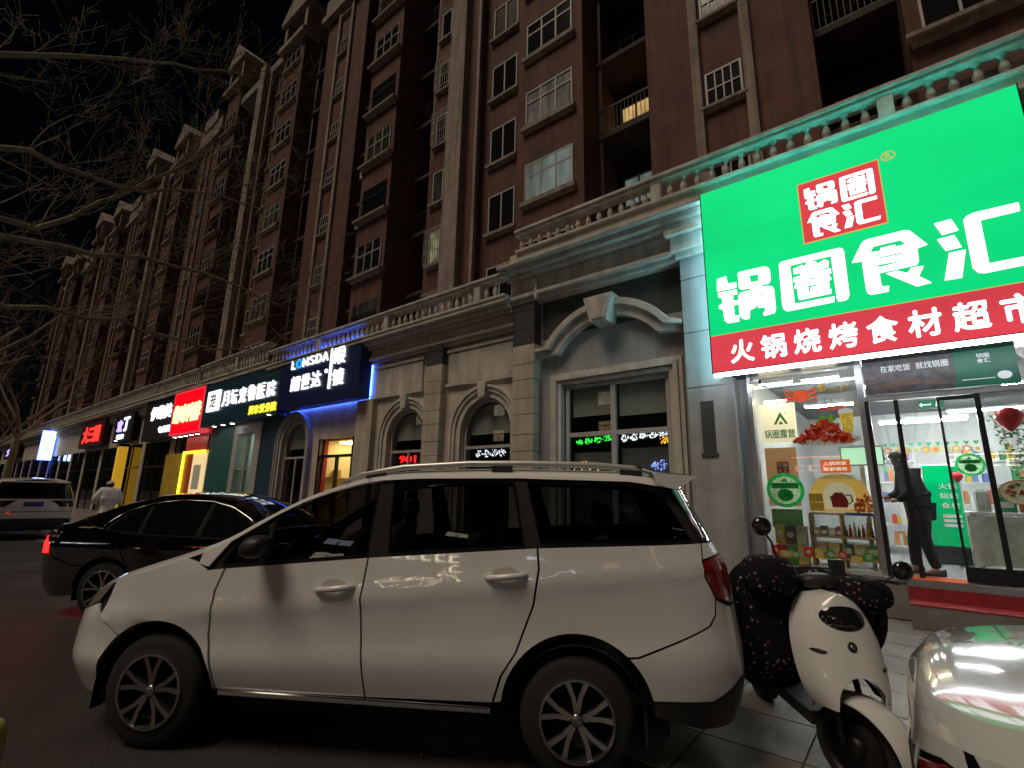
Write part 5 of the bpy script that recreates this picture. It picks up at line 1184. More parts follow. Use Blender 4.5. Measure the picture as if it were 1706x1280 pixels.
wheels(VAN, c, (0.0, 2.612), .325, .215, .385)
part('exhaust', MB().tube([(3.3,1.35,.24),(3.62,1.35,.25)], .03, 10), M_steel, VAN, world=False)
part('number_plate', MB().box(3.655,3.665,.67,1.11,.72,.86), pmat('plate_blue', (.03,.06,.3), .4), VAN, world=False)

# ---- generic saloon used for the black car and the white car at the right edge
def saloon(name, label, loc, rot, paint, rim, lit=False, plate=True):
    t = thing(name, label, 'car', loc, rot)
    s = Car(1.85, [(-.88,.56),(-.84,.66),(-.7,.74),(-.4,.84),(0,.92),(.5,.985),(.72,1.03),(1.05,1.20),(1.4,1.365),(1.75,1.445),(2.15,1.465),(2.55,1.43),(2.95,1.325),(3.25,1.19),(3.45,1.105),(3.65,1.07),(3.80,1.05),(3.86,1.03),(3.905,.985)],
            [(.2,-.80),(.35,-.87),(.55,-.88),(.7,-.85)], [(.22,3.82),(.35,3.88),(.6,3.92),(.85,3.92),(.98,3.90),(1.05,3.86)], [(.3,.90),(.7,.945),(2.0,.975),(3.2,1.02),(3.9,1.0)], Lf=.7, Lr=.6, nf=2.5, nr=3.2, r=.06, crown=.05, tumble=.24,
            bulge=lerp_poly([(.2,.10),(.32,.05),(.5,.02),(.7,.008),(.82,.0),(.9,.012),(1.02,.04)]))
    wb = 2.82; A0 = lambda a, b: s.archpts(0, .33, .385, .385, a, b); A1 = lambda a, b: s.archpts(wb, .33, .39, .39, a, b)
    U = lambda x: s.U(x)-.004; D = lambda x: s.belt(x)-.01
    s.panel('front_bumper', [(-.38,.25),(-.75,.21),(s.xf(.22),.22)]+[(s.xf(z), z) for z in (.35,.45,.55)]+[(s.xf(.58),.58),(-.60,.63),(-.46,.60),(-.36,.46)]+A0(160,180), paint, t, both=True)
    s.panel('headlamp', [(-.80,.60),(-.60,.645),(-.40,.66),(-.36,U(-.36)-.02),(-.55,U(-.55)-.01),(-.75,U(-.75)-.005)], M_headl, t)
    s.panel('fender', A0(140,2)+[(.50,.30),(.44,.6),(.47,.88),(.50,D(.5)),(.56,U(.56))]+[(x, U(x)) for x in (.3,.1,-.1,-.34)]+[(-.38,.65),(-.44,.60)], paint, t)
    s.panel('front_door', [(.515,.305),(1.66,.305),(1.655,.6),(1.66,D(1.66))]+[(x, D(x)) for x in (1.3,.9)]+[(.515,D(.515)),(.485,.88),(.455,.6)], paint, t)
    s.panel('rear_door', [(1.672,.305),(2.40,.31),(2.44,.45),(2.56,.66),(2.64,.78),(2.66,D(2.66))]+[(x, D(x)) for x in (2.3,2.0)]+[(1.672,D(1.672)),(1.667,.6)], paint, t)
    s.panel('rear_quarter', [(2.415,.315),(2.455,.45),(2.572,.655),(2.655,.78),(2.675,D(2.675)),(2.95,1.03)]+[(x, U(x)) for x in (3.2,3.4,3.6,3.74)]+[(3.70,.92),(3.60,.85),(3.58,.74),(3.25,.62)]+A1(45,178), paint, t)
    s.panel('rear_bumper', [(3.20,.26),(3.5,.23),(s.xr(.24),.24)]+[(s.xr(z), z) for z in (.35,.5,.6,.70)]+[(3.60,.725),(3.27,.605)]+A1(43,4), paint, t, both=True)
    s.panel('tail_lamp', [(3.60,.745),(3.76,.735),(3.86,.73),(3.87,.88),(3.80,.93),(3.715,.92),(3.612,.845)], M_redl if not lit else emat('lit_red_lens', (1,.002,.002), 26.0, (.2,.01,.01), .15), t, off=-.005)
    s.panel('boot_lid', [(3.875,.72),(s.xr(.72),.72)]+[(s.xr(z), z) for z in (.8,.9)]+[(3.76+.1435*math.sin(k*PI/2/16), U(3.76+.1435*math.sin(k*PI/2/16))) for k in range(16,-1,-1)]+[(3.75,.94),(3.81,.94),(3.885,.89)], paint, t, both=True, lip=0, step=.035)
    wt = [(.82,D(.82)+.02),(1.18,1.20),(1.45,1.325),(1.75,1.385),(2.15,1.395),(2.5,1.35),(2.78,1.24),(2.95,1.10),(2.97,1.04)]
    s.panel('pillar_rail', wt+[(3.18,1.075)]+[(x, U(x)) for x in (3.1,2.9,2.7,2.5,2.2,1.9,1.6,1.4,1.2,1.0,.85,.7)]+[(.62,D(.62)+.01)], paint, t)
    for nm, pl in (('front_window', [(.88,.975),(1.70,.99),(1.68,1.355),(1.48,1.315),(1.2,1.185)]), ('rear_window', [(1.78,.992),(2.45,1.01),(2.47,1.33),(2.15,1.372),(1.76,1.365)]), ('quarter_light', [(2.52,1.012),(2.90,1.045),(2.76,1.20),(2.53,1.31)])): s.panel(nm, pl, M_cglass, t, off=.006, lip=.006)
    tr = MB(); P = [(.80,.955),(1.16,1.195),(1.44,1.325),(1.75,1.388),(2.15,1.398),(2.5,1.352),(2.79,1.24),(2.96,1.09),(2.96,1.035)]
    for yv in (0, 1):
        part('window_trim', MB().tube([(x, (s.inset(x, z)-.002) if yv == 0 else s.W-s.inset(x, z)+.002, z) for x, z in P], .007, 6), M_chrome, t, True, world=False)
        mb = MB(); xx = .98; yb = -.10 if yv == 0 else s.W+.10
        part('wing_mirror', MB().lathe([(0,-.11),(.05,-.10),(.075,-.04),(.075,.04),(.05,.1),(0,.11)], (xx, yb, 1.03), 12, 'y'), paint, t, True, world=False)
        for hx in (1.45,2.45):
            yh = s.inset(hx,.82); yq = yh if yv == 0 else s.W-yh; sg2 = -1 if yv == 0 else 1
            part('door_handle', MB().tube([(hx-.10,yq,.82),(hx-.07,yq+.025*sg2,.822),(hx+.07,yq+.025*sg2,.828),(hx+.1,yq,.83)], .012, 8), paint, t, True, world=False)
    s.panel('body_shell', [(.5,.3),(2.4,.3)]+A1(178,2)+[(3.3,.35),(3.75,.4),(3.78,.9)]+[(x, U(x)-.01) for x in (3.6,3.3,2.9,2.5,2.1,1.6,1.2,.8,.4,0,-.4,-.7)]+[(-.78,.5),(-.7,.28),(-.45,.28)]+A0(178,2), M_under, t, off=.02, both=True, lip=0, step=.09)
    s.top('bonnet', -.84, .60, paint, t); s.top('windscreen', .66, 1.45, M_cglass, t, ia=.06, lift=-.004); s.top('roof', 1.46, 2.52, paint, t); s.top('rear_screen', 2.53, 3.24, M_cglass, t, ia=.07, lift=-.004); s.top('boot_deck', 3.26, 3.9035, paint, t, n=40, ease=True); s.top('pillar_top', .6, 3.25, paint, t, lift=-.013)
    part('floor_pan', MB().box(-.4,3.3,.25,1.60,.2,.36), M_under, t, world=False)
    if plate: part('number_plate', MB().box(3.912,3.922,.75,1.10,.76,.87), pmat('plate_blue', (.03,.06,.3), .4), t, world=False)
    wheels(t, s, (0.0, wb), .33, .23, .36, 5)
    return t
M_bp = pmat('black_car_paint', (.003,.003,.0035), .08, coat=1.0)
a_ = R(35); ux, uy = math.cos(a_), math.sin(a_)
w0 = Vector((-7.76, 1.885, 0)); xa = Vector((-ux,-uy,0)); ya = Vector((uy,-ux,0))
loc = w0-xa*2.82-ya*1.82
saloon('parked_car', 'black saloon with a glowing red tail lamp parked behind the white van', loc, a_+PI, M_bp, 0, lit=True)
M_wp2 = pmat('white_glossy_paint', (.55,.58,.58), .1, coat=1.0)
WC = saloon('parked_car', 'white glossy car boot corner reflecting the green sign at the right edge', (0,0,0), 0, M_wp2, 0, plate=False)
WCA = R(177); wx = Vector((math.cos(WCA), math.sin(WCA), 0)); wy = Vector((-math.sin(WCA), math.cos(WCA), 0))
wc_corner = Vector((-.03, 2.60, 0))                     # middle of its tail
l2 = wc_corner-wx*3.85-wy*.925
WC.scale = (1,1,.94); WC.location = l2; WC.rotation_euler = (0,0,WCA)

# ---- white SUV seen from behind, far left
SUV = thing('parked_suv', 'white boxy SUV seen from behind at the left edge', 'SUV', (-24.0, 1.93, 0), 0)
s = Car(1.95, [(-.9,.70),(-.86,.85),(-.6,.98),(0,1.06),(.5,1.10),(.7,1.14),(1.0,1.36),(1.4,1.62),(1.8,1.70),(2.4,1.73),(3.0,1.72),(3.5,1.69),(3.7,1.66)], [(.25,-.85),(.5,-.92),(.8,-.88)], [(.3,3.84),(.5,3.90),(.7,3.92),(1.0,3.90),(1.15,3.87),(1.6,3.72),(1.7,3.69)], [(.4,1.05),(2,1.10),(3.9,1.15)], Lf=.6, Lr=.45, nr=4.5, r=.06, tumble=.17)
U = lambda x: s.U(x)-.003; WBs = 2.9
A0 = lambda a, b: s.archpts(0, .37, .43, .43, a, b); A1 = lambda a, b: s.archpts(WBs, .37, .43, .43, a, b)
s.panel('fender', A0(178,2)+[(.48,.36),(.5,1.04),(.62,U(.62))]+[(x, U(x)) for x in (.3,0,-.4,-.8)]+[(s.xf(.78),.78),(s.xf(.4),.4),(-.6,.3)], M_wp, SUV, both=True)
s.panel('front_door', [(.50,.36),(1.65,.36),(1.65,1.07),(.52,1.045)], M_wp, SUV); s.panel('rear_door', [(1.665,.36),(2.45,.36),(2.5,.6),(2.7,.8),(2.7,1.11),(1.665,1.08)], M_wp, SUV)
s.panel('rear_quarter', [(2.47,.4),(2.52,.6),(2.715,.79),(2.715,1.12),(3.55,1.14),(3.55,.80),(3.33,.55)]+A1(24,176), M_wp, SUV)
s.panel('rear_bumper', [(3.34,.52),(3.6,.78),(s.xr(.78),.78)]+[(s.xr(z), z) for z in (.72,.66,.60)]+[(3.5,.58)], M_wp, SUV, both=True)
s.panel('lower_bumper', [(3.34,.50),(3.5,.565),(s.xr(.58),.58)]+[(s.xr(z), z) for z in (.5,.4,.32)]+[(3.4,.3)], M_plast, SUV, both=True)
s.panel('tail_lamp', [(3.57,.93),(3.57,1.10),(3.87,1.10),(3.885,.94)], pmat('smoked_red_lens', (.06,.015,.02), .15, coat=.5), SUV)
s.panel('tailgate', [(3.565,.80),(s.xr(.80),.80)]+[(s.xr(z), z) for z in (.9,1.0,1.1,1.15)]+[(3.56,1.15),(3.56,1.115),(3.877,1.11),(3.895,.925),(3.565,.915)], M_wp, SUV, both=True)
s.panel('rear_window', [(3.60,1.17),(s.xr(1.17),1.17)]+[(s.xr(z), z) for z in (1.3,1.45,1.58)]+[(3.52,1.58)], M_cglass, SUV, off=.004, both=True)
s.panel('side_window', [(.75,1.09),(2.6,1.12),(3.45,1.16),(3.40,1.58),(2.4,1.62),(1.5,1.58),(1.1,1.36)], M_cglass, SUV, off=.004)
s.panel('pillar_rail', [(1.05,1.37),(1.5,1.59),(2.4,1.63),(3.42,1.59),(3.46,1.16),(3.58,1.16),(3.51,1.60),(s.xr(1.6)-.06,1.61),(3.62,U(3.6))]+[(x, U(x)) for x in (3.4,3,2.5,2,1.6,1.3,1.0)]+[(.8,1.13)], M_wp, SUV)
s.top('bonnet', -.85, .6, M_wp, SUV); s.top('windscreen', .62, 1.5, M_cglass, SUV); s.top('roof', 1.5, 3.69, M_wp, SUV)
part('roof_spoiler', MB().box(3.60,3.82,.22,1.73,1.61,1.66), M_wp, SUV, world=False, bevel=.02)
part('core', MB().box(-.5,3.6,.16,1.79,.25,1.1).box(1.3,3.5,.3,1.65,1.1,1.58), M_under, SUV, world=False)
part('number_plate', MB().box(3.905,3.92,.76,1.19,.93,1.07), pmat('plate_blue', (.03,.06,.3), .4), SUV, world=False)
wheels(SUV, s, (0.0, WBs), .37, .25, .40)
# ------------------------------------------------------------------ scooter under a quilted cover
M_ws = pmat('white_scooter_plastic', (.66,.67,.66), .22, coat=.8, var=.05)
M_dkp = pmat('dark_gloss', (.012,.012,.015), .06, coat=.5)
def quilt_mat():
    m, nt, ns, b = nodes('floral_quilt')
    tc = ns.new('ShaderNodeTexCoord'); v1 = ns.new('ShaderNodeTexVoronoi'); v1.inputs['Scale'].default_value = 30; v1.inputs['Randomness'].default_value = .8
    nt.links.new(tc.outputs['Object'], v1.inputs['Vector'])
    r1 = ns.new('ShaderNodeValToRGB'); r1.color_ramp.elements[0].position = .2; r1.color_ramp.elements[0].color = (1,1,1,1); r1.color_ramp.elements[1].position = .3; r1.color_ramp.elements[1].color = (0,0,0,1)
    nt.links.new(v1.outputs['Distance'], r1.inputs[0])
    sp = ns.new('ShaderNodeSeparateColor'); nt.links.new(v1.outputs['Color'], sp.inputs[0])
    gt = ns.new('ShaderNodeMath'); gt.operation = 'GREATER_THAN'; gt.inputs[1].default_value = .3; nt.links.new(sp.outputs[0], gt.inputs[0])
    mu = ns.new('ShaderNodeMath'); mu.operation = 'MULTIPLY'; nt.links.new(gt.outputs[0], mu.inputs[0]); nt.links.new(r1.outputs[0], mu.inputs[1])
    fc = ns.new('ShaderNodeMix'); fc.data_type = 'RGBA'; fc.inputs['A'].default_value = (.30,.28,.29,1); fc.inputs['B'].default_value = (.25,.05,.07,1); nt.links.new(sp.outputs[1], fc.inputs['Factor'])
    mx = ns.new('ShaderNodeMix'); mx.data_type = 'RGBA'; mx.inputs['A'].default_value = (.011,.010,.014,1); nt.links.new(fc.outputs['Result'], mx.inputs['B']); nt.links.new(mu.outputs[0], mx.inputs['Factor'])
    nt.links.new(mx.outputs['Result'], b.inputs['Base Color']); b.inputs['Roughness'].default_value = .95; b.inputs['Specular IOR Level'].default_value = .12
    n2 = ns.new('ShaderNodeTexNoise'); n2.inputs['Scale'].default_value = 9; nt.links.new(tc.outputs['Object'], n2.inputs['Vector'])
    bp = ns.new('ShaderNodeBump'); bp.inputs['Strength'].default_value = .35; bp.inputs['Distance'].default_value = .03; nt.links.new(n2.outputs[0], bp.inputs['Height']); nt.links.new(bp.outputs[0], b.inputs['Normal'])
    return m
M_quilt = quilt_mat()
SCA = R(-56)
SCO = thing('scooter', 'white electric scooter facing the camera under a dark floral wind quilt', 'scooter', (-.40, 3.62, .012), SCA)
def sp(name, mb, mat, parent=None, smooth=True): return part(name, mb, mat, parent or SCO, smooth, world=False)
wT = [(.17,-.05),(.195,-.055),(.215,-.04),(.222,0),(.215,.04),(.195,.055),(.17,.05)]
ST = R(30)                                             # the front wheel is turned
def steer(q):
    x, y, z = q; return (x*math.cos(ST)-y*math.sin(ST), x*math.sin(ST)+y*math.cos(ST), z)
def swheel(x, nm):
    w = bpy.data.objects.new(nm, None); COL.objects.link(w); w.parent = SCO; w.location = (x,0,.222); w.empty_display_size = .1; WLOC[w] = Vector((0,0,0))
    sp('tyre', MB().lathe(wT, (0,0,0), 32, 'y'), M_tyre, w); mb = MB().lathe([(.17,-.045),(.155,-.03),(.155,.03),(.17,.045)], (0,0,0), 28, 'y')
    for k in range(6):
        a = k*PI/3; mb.tube([(.03*math.cos(a),0,.03*math.sin(a)),(.16*math.cos(a+.3),0,.16*math.sin(a+.3))], .014, 6)
    mb.lathe([(0,-.05),(.05,-.05),(.05,.05),(0,.05)], (0,0,0), 14, 'y').lathe([(.02,-.02),(.165,-.02),(.165,.02),(.02,.02)], (0,0,0), 28, 'y'); sp('rim', mb, M_alloyd, w); return w
swheel(0, 'front_wheel').rotation_euler = (0,0,ST); swheel(-1.28, 'rear_wheel')
def fender(u, v):
    a = R(-20+u*158); w = .125*(1-.5*(1-u)**3)*(1-.15*u); y = (v*2-1); rr = .262+.02*(1-u)-.03*y*y
    return steer((rr*math.cos(a)*1.05, w*y, .222+rr*math.sin(a)))
sp('front_fender', MB().grid(fender, 26, 10).grid(lambda u, v: tuple(Vector(fender(u, 1-v))-Vector((0,0,.006))), 26, 10), M_ws)
for s_ in (-1,1): sp('fork', MB().tube([(0,.075*s_,.222),(-.08,.07*s_,.5),(-.22,.05*s_,.9)], .018, 8), M_plast)
hwid = lerp_poly([(.40,.185),(.50,.225),(.62,.24),(.75,.235),(.86,.205),(.94,.155),(.985,.08),(1.0,.02)])
def shield(u, v, back=0):
    y = (u*2-1); yy = math.copysign(abs(y)**.85, y)
    zb = .42+.17*max(0, 1-(y*.9/.55)**2)**.8
    z = zb+(1.0-zb)*(1-(1-v)**1.25); w = hwid(z)
    x = .02-.30*(z-.42)+.135*(1-abs(y)**2.3)*(1-.25*(z-.42))-.05*abs(y)**6
    return (x-back, yy*w, z)
sp('front_shield', MB().grid(lambda u, v: shield(u, v), 28, 26).grid(lambda u, v: shield(1-u, v, .05), 28, 26), M_ws)
def on_shield(y0, z0, dy, dz, k):
    """a closed patch on the shield's front around y0,z0"""
    def fn(u, v):
        a = u*2*PI; y = y0+dy*v*math.cos(a); z = z0+dz*v*math.sin(a); w = hwid(z); q = min(1, abs(y/w))**(1/.85)
        x = .02-.30*(z-.42)+.135*(1-q**2.3)*(1-.25*(z-.42))-.05*q**6
        return (x+k*(1.0-.6*v**4), y, z)
    return MB().grid(fn, 28, 6, True)
sp('headlamp', on_shield(.0,.875,.125,.062,.012), M_dkp); 
bd = sp('badge', on_shield(.0,.735,.026,.026,.009), M_plast); sp('badge_centre', on_shield(.0,.735,.013,.013,.013), M_alloy, bd)
sp('indicator', on_shield(-.165,.70,.034,.011,.010), M_plast); sp('indicator', on_shield(.175,.62,.034,.011,.010), M_plast)
sp('inner_arch', MB().grid(lambda u, v: (-.06+.10*v, (u*2-1)*.15, .42+.17*max(0, 1-((u*2-1)*.9)**2)**.8), 14, 3), M_black)
sp('footboard', MB().box(-.75,-.15,-.17,.17,.26,.33), M_plast, smooth=False)
sp('rear_body', MB().grid(lambda u, v: (-.70-.75*u, .19*math.cos(v*2*PI)*(.7+.4*math.sin(u*PI)), .52+.22*math.sin(v*2*PI)*(.8+.2*math.sin(u*PI))+.06*u), 12, 18), M_ws)
sp('seat', MB().grid(lambda u, v: (-.66-.72*u, .17*math.cos(v*2*PI)*(1-.3*(2*u-1)**4), .76+.06*math.sin(v*2*PI)+.03*u), 12, 16), M_dkp)
sp('handlebar', MB().tube([(-.26,-.36,1.03),(-.24,-.15,1.06),(-.24,.15,1.06),(-.26,.36,1.03)], .014, 8), M_plast)
sp('steering_column', MB().tube([(-.1,0,.5),(-.25,0,1.06)], .03, 10), M_plast)
random.seed(21)
def blob(cx, cy, cz, rx, ry, rz, p=2.6, fold=.05, seed=0, nu=44, nv=22):
    rnd = random.Random(seed); ph = [rnd.random()*6 for _ in range(6)]
    def fn(u, v):
        a = u*2*PI; b = (v-.5)*PI; cb = abs(math.cos(b))**(2/p); sb = math.copysign(abs(math.sin(b))**(2/p), math.sin(b))
        k = 1+fold*(math.sin(5*a+ph[0]+2*b)+.6*math.sin(9*a+ph[1]-3*b)+.5*math.sin(4*b+ph[2]))
        return (cx+rx*math.copysign(abs(math.cos(a))**(2/p), math.cos(a))*cb*k, cy+ry*math.copysign(abs(math.sin(a))**(2/p), math.sin(a))*cb*k, cz+rz*sb*(1+.5*fold*math.sin(3*a+ph[3])))
    return fn
q = MB()
q.grid(blob(-.36,-.30,.78,.13,.25,.36,2.6,.04,1), 44, 22, True)       # skirt hanging on the picture-left side
q.grid(blob(-.40,.06,.80,.13,.40,.30,2.6,.04,2), 44, 22, True)
q.grid(blob(-.27,-.30,1.06,.15,.15,.125,3.0,.03,3), 36, 18, True)      # muff over the left grip
q.grid(blob(-.30,.22,.96,.15,.22,.11,2.6,.04,4), 36, 18, True)         # muff over the other grip
q.grid(blob(-.40,-.28,.52,.10,.20,.16,2.4,.06,6), 36, 16, True)
sp('quilt', q, M_quilt)
for cy, zz, ln in ((-.25,1.17,.20),(.36,1.0,.12)):
    ms = sp('mirror', MB().lathe([(0,-.012),(.05,-.012),(.062,0),(.055,.022),(.03,.034),(0,.036)], (-.20, cy*1.35, zz+ln), 20, 'x'), M_dkp)
    sp('mirror_stalk', MB().tube([(-.25,cy*.85,zz-.1),(-.22,cy*1.1,zz+ln*.5),(-.205,cy*1.32,zz+ln*.9)], .007, 6), M_plast, ms)
sp('phone_holder', MB().box(-.30,-.24,.10,.17,1.06,1.17).box(-.31,-.23,.075,.10,1.08,1.10), M_plast, smooth=False)
sp('brake_lever', MB().tube([(-.20,.2,1.05),(-.14,.3,1.07),(-.14,.42,1.05)], .008, 6), M_plast)
sp('dash', MB().grid(blob(-.24,.0,1.04,.07,.12,.05,2.4,0,5), 24, 12, True), M_plast)
sp('rear_stand', MB().tube([(-1.05,.1,.3),(-1.15,.16,.02)], .012, 6), M_iron)

# ------------------------------------------------------------------ people
M_skin = pmat('skin', (.42,.25,.18), .5); M_navyc = pmat('navy_coat', (.004,.006,.011), .8, var=.3, scale=14, bump=.4, bscale=22); M_blackt = pmat('black_trousers', (.005,.005,.006), .85, var=.2, scale=12)
M_wcoat = pmat('white_jacket', (.8,.8,.8), .75, var=.12, scale=10, bump=.4, bscale=14); M_greyt = pmat('charcoal_trousers', (.03,.03,.035), .85); M_shoe = pmat('shoe', (.02,.02,.02), .5); M_hair = pmat('hair', (.012,.010,.009), .6)
def skin_mesh(name, V, E, Rr, mat, parent, root=0, sub=2):
    me = bpy.data.meshes.new(name); me.from_pydata(V, E, []); me.update(); o = link(name, me, mat, parent, None, world=False)
    md = o.modifiers.new('skin', 'SKIN'); md.use_smooth_shade = True
    sv = me.skin_vertices[0].data
    for i, r_ in enumerate(Rr): sv[i].radius = (r_, r_) if not isinstance(r_, tuple) else r_; sv[i].use_root = (i == root)
    ms = o.modifiers.new('sub', 'SUBSURF'); ms.levels = sub; ms.render_levels = sub
    return o
def person(label, loc, rot, J, coat, trou, capm, scale=1.0, capkind='cap'):
    """J: joints in the figure's own axes (x = the way it faces, y = its left, z up)"""
    t = thing('person', label, 'person', loc, rot); t.scale = (scale,)*3
    n = ['pelvis','spine','chest','neck','head','top']
    order = ['pelvis','spine','chest','neck','chin','head','top','shl','ell','wrl','hal','shr','elr','wrr','har','hipl','knl','anl','tol','hipr','knr','anr','tor']
    V = [J[k] for k in order]; ix = {k: i for i, k in enumerate(order)}
    E = [('pelvis','spine'),('spine','chest'),('chest','neck'),('neck','chin'),('chin','head'),('head','top'),('chest','shl'),('shl','ell'),('ell','wrl'),('wrl','hal'),('chest','shr'),('shr','elr'),('elr','wrr'),('wrr','har'),('pelvis','hipl'),('hipl','knl'),('knl','anl'),('anl','tol'),('pelvis','hipr'),('hipr','knr'),('knr','anr'),('anr','tor')]
    rad = dict(pelvis=(.13,.11),spine=(.12,.10),chest=(.14,.11),neck=.052,chin=.07,head=.092,top=.06,shl=.062,ell=.045,wrl=.03,hal=.04,shr=.062,elr=.045,wrr=.03,har=.04,hipl=.085,knl=.06,anl=.042,tol=.035,hipr=.085,knr=.06,anr=.042,tor=.035)
    body = skin_mesh('body', V, [(ix[a], ix[b]) for a, b in E], [rad[k] for k in order], M_skin, t)
    hd = Vector(J['head']); 
    part('nose', MB().tube([hd+Vector((.085,0,.0)), hd+Vector((.115,0,-.025))], [.010,.016], 8), M_skin, body, True, world=False)
    for s_ in (-1,1):
        part('ear', MB().grid(lambda u, v: tuple(hd+Vector((-.005+.02*math.cos(u*2*PI)*math.sin(v*PI), s_*(.093+.008*math.cos(v*PI)), -.005+.033*math.sin(u*2*PI)*math.sin(v*PI)))), 12, 6), M_skin, body, True, world=False)
        part('eye', MB().lathe([(0,.006),(.012,.0)], tuple(hd+Vector((.083,s_*.034,.012))), 8, 'x'), M_hair, body, world=False)
    part('mouth', MB().box(hd.x+.078, hd.x+.087, -.022+hd.y, .022+hd.y, hd.z-.062, hd.z-.054), M_cr[1], body, world=False)
    for side, sg2 in (('l',1),('r',-1)):
        h = Vector(J['ha'+side]); w = Vector(J['wr'+side]); d = (h-w).normalized(); lat = d.cross(Vector((0,0,1))).normalized(); upv = lat.cross(d)
        for f, (off, ln) in enumerate(((-.030,.062),(-.010,.072),(.010,.068),(.030,.052))):
            b = h+lat*off; part('finger', MB().tube([b, b+d*ln*.55-upv*.006, b+d*ln*.85-upv*.022], [.010,.009,.007], 7), M_skin, body, True, world=False)
        b = h-d*.03+lat*.035*sg2; part('thumb', MB().tube([b, b+lat*.025*sg2+d*.025, b+lat*.028*sg2+d*.05-upv*.008], [.012,.011,.008], 7), M_skin, body, True, world=False)
    cv = ['pelvis','spine','chest','neck','shl','ell','wrl','shr','elr','wrr']
    ci = {k: i for i, k in enumerate(cv)}
    CV = [J[k] for k in cv]; low = len(CV); CV.append(tuple(Vector(J['pelvis'])-Vector((0,0,coat[2]))))
    CE = [('pelvis','spine'),('spine','chest'),('chest','neck'),('chest','shl'),('shl','ell'),('ell','wrl'),('chest','shr'),('shr','elr'),('elr','wrr')]
    k = coat[1]
    cr = dict(pelvis=(.175*k,.145*k),spine=(.17*k,.14*k),chest=(.185*k,.14*k),neck=.075,shl=.10*k,ell=.072*k,wrl=.052*k,shr=.10*k,elr=.072*k,wrr=.052*k)
    skin_mesh('jacket', CV, [(ci[a], ci[b]) for a, b in CE]+[(0, low)], [cr[q_] for q_ in cv]+[(.175*k,.145*k)], coat[0], t)
    part('collar', MB().lathe([(.085,-.02),(.098,.0),(.092,.045),(.08,.05)], J['neck'], 20), coat[0], t, True, world=False)
    tv = ['pelvis','hipl','knl','anl','hipr','knr','anr']; ti = {k_: i for i, k_ in enumerate(tv)}
    skin_mesh('trousers', [J[k_] for k_ in tv], [(0,1),(1,2),(2,3),(0,4),(4,5),(5,6)], [(.15,.13),.112,.085,.072,.112,.085,.072], trou, t)
    for a, b in (('anl','tol'),('anr','tor')):
        A, B = Vector(J[a]), Vector(J[b]); d = (B-A); d.z = 0; d.normalize(); l2_ = Vector((-d.y, d.x, 0))
        def shoe(u, v):
            th = v*2*PI; x_ = -.09+.29*u; w = .048*math.sin(min(1, u*1.02+.08)*PI*.92)**.45; h_ = .055+.05*max(0, 1-u*1.9)
            p = A+d*x_+l2_*(w*math.cos(th)); p.z = max(0.0, .0+h_*(.5+.5*math.sin(th))); return tuple(p)
        part('shoe', MB().grid(shoe, 14, 14), M_shoe, t, True, world=False)
    def dome(u, v): 
        a = u*2*PI; b = v*PI*.5; return (hd.x-.008+.112*math.cos(a)*math.cos(b), hd.y+.104*math.sin(a)*math.cos(b), hd.z+.03+.095*math.sin(b))
    cp_ = part('cap', MB().grid(dome, 28, 8, True), capm, t, True, world=False)
    if capkind == 'cap': part('peak', MB().grid(lambda u, v: (hd.x+.085+.075*v*math.cos((u-.5)*2.4), hd.y+(.075+.03*v)*math.sin((u-.5)*2.4), hd.z+.032-.012*v), 10, 4), capm, cp_, True, world=False)
    def hair(u, v):
        a = R(60)+u*R(240); return (hd.x-.01+.103*math.cos(a), hd.y+.098*math.sin(a), hd.z+.035-.085*v)
    part('hair', MB().grid(hair, 20, 5), M_hair, t, True, world=False)
    return t
J1 = dict(pelvis=(0,0,.94),spine=(.03,0,1.10),chest=(.09,0,1.32),neck=(.145,0,1.47),chin=(.18,0,1.54),head=(.19,0,1.615),top=(.19,0,1.68),shl=(.08,.185,1.40),ell=(.12,.24,1.13),wrl=(.30,.16,1.02),hal=(.37,.13,1.02),shr=(.10,-.185,1.40),elr=(.16,-.23,1.13),wrr=(.34,-.12,1.06),har=(.41,-.09,1.07),
          hipl=(0,.09,.90),knl=(.03,.11,.50),anl=(-.06,.12,.085),tol=(.09,.13,.03),hipr=(0,-.09,.90),knr=(.10,-.10,.50),anr=(.12,-.10,.085),tor=(.27,-.11,.03))
person('man in a dark coat and cap leaning through the open shop door', (.06, 9.48, FZ), R(180+14), J1, (M_navyc, 1.06, .20), M_blackt, M_blackt, 1.0)
J2 = dict(pelvis=(0,0,.92),spine=(.01,0,1.08),chest=(.03,0,1.28),neck=(.04,0,1.42),chin=(.055,0,1.49),head=(.06,0,1.55),top=(.06,0,1.61),shl=(.02,.19,1.36),ell=(.03,.32,1.12),wrl=(.20,.30,.98),hal=(.27,.28,.97),shr=(.02,-.19,1.36),elr=(.03,-.32,1.12),wrr=(.20,-.30,.98),har=(.27,-.28,.97),
          hipl=(0,.09,.88),knl=(.02,.11,.49),anl=(-.03,.11,.085),tol=(.12,.12,.03),hipr=(0,-.09,.88),knr=(.04,-.11,.49),anr=(.03,-.11,.085),tor=(.18,-.12,.03))
person('person in a white padded jacket and pale cap walking away past the SUV', (-20.2, 4.65, .004), R(182), J2, (M_wcoat, 1.32, .16), M_greyt, pmat('pale_cap', (.5,.5,.48), .7), 1.03, 'beanie')

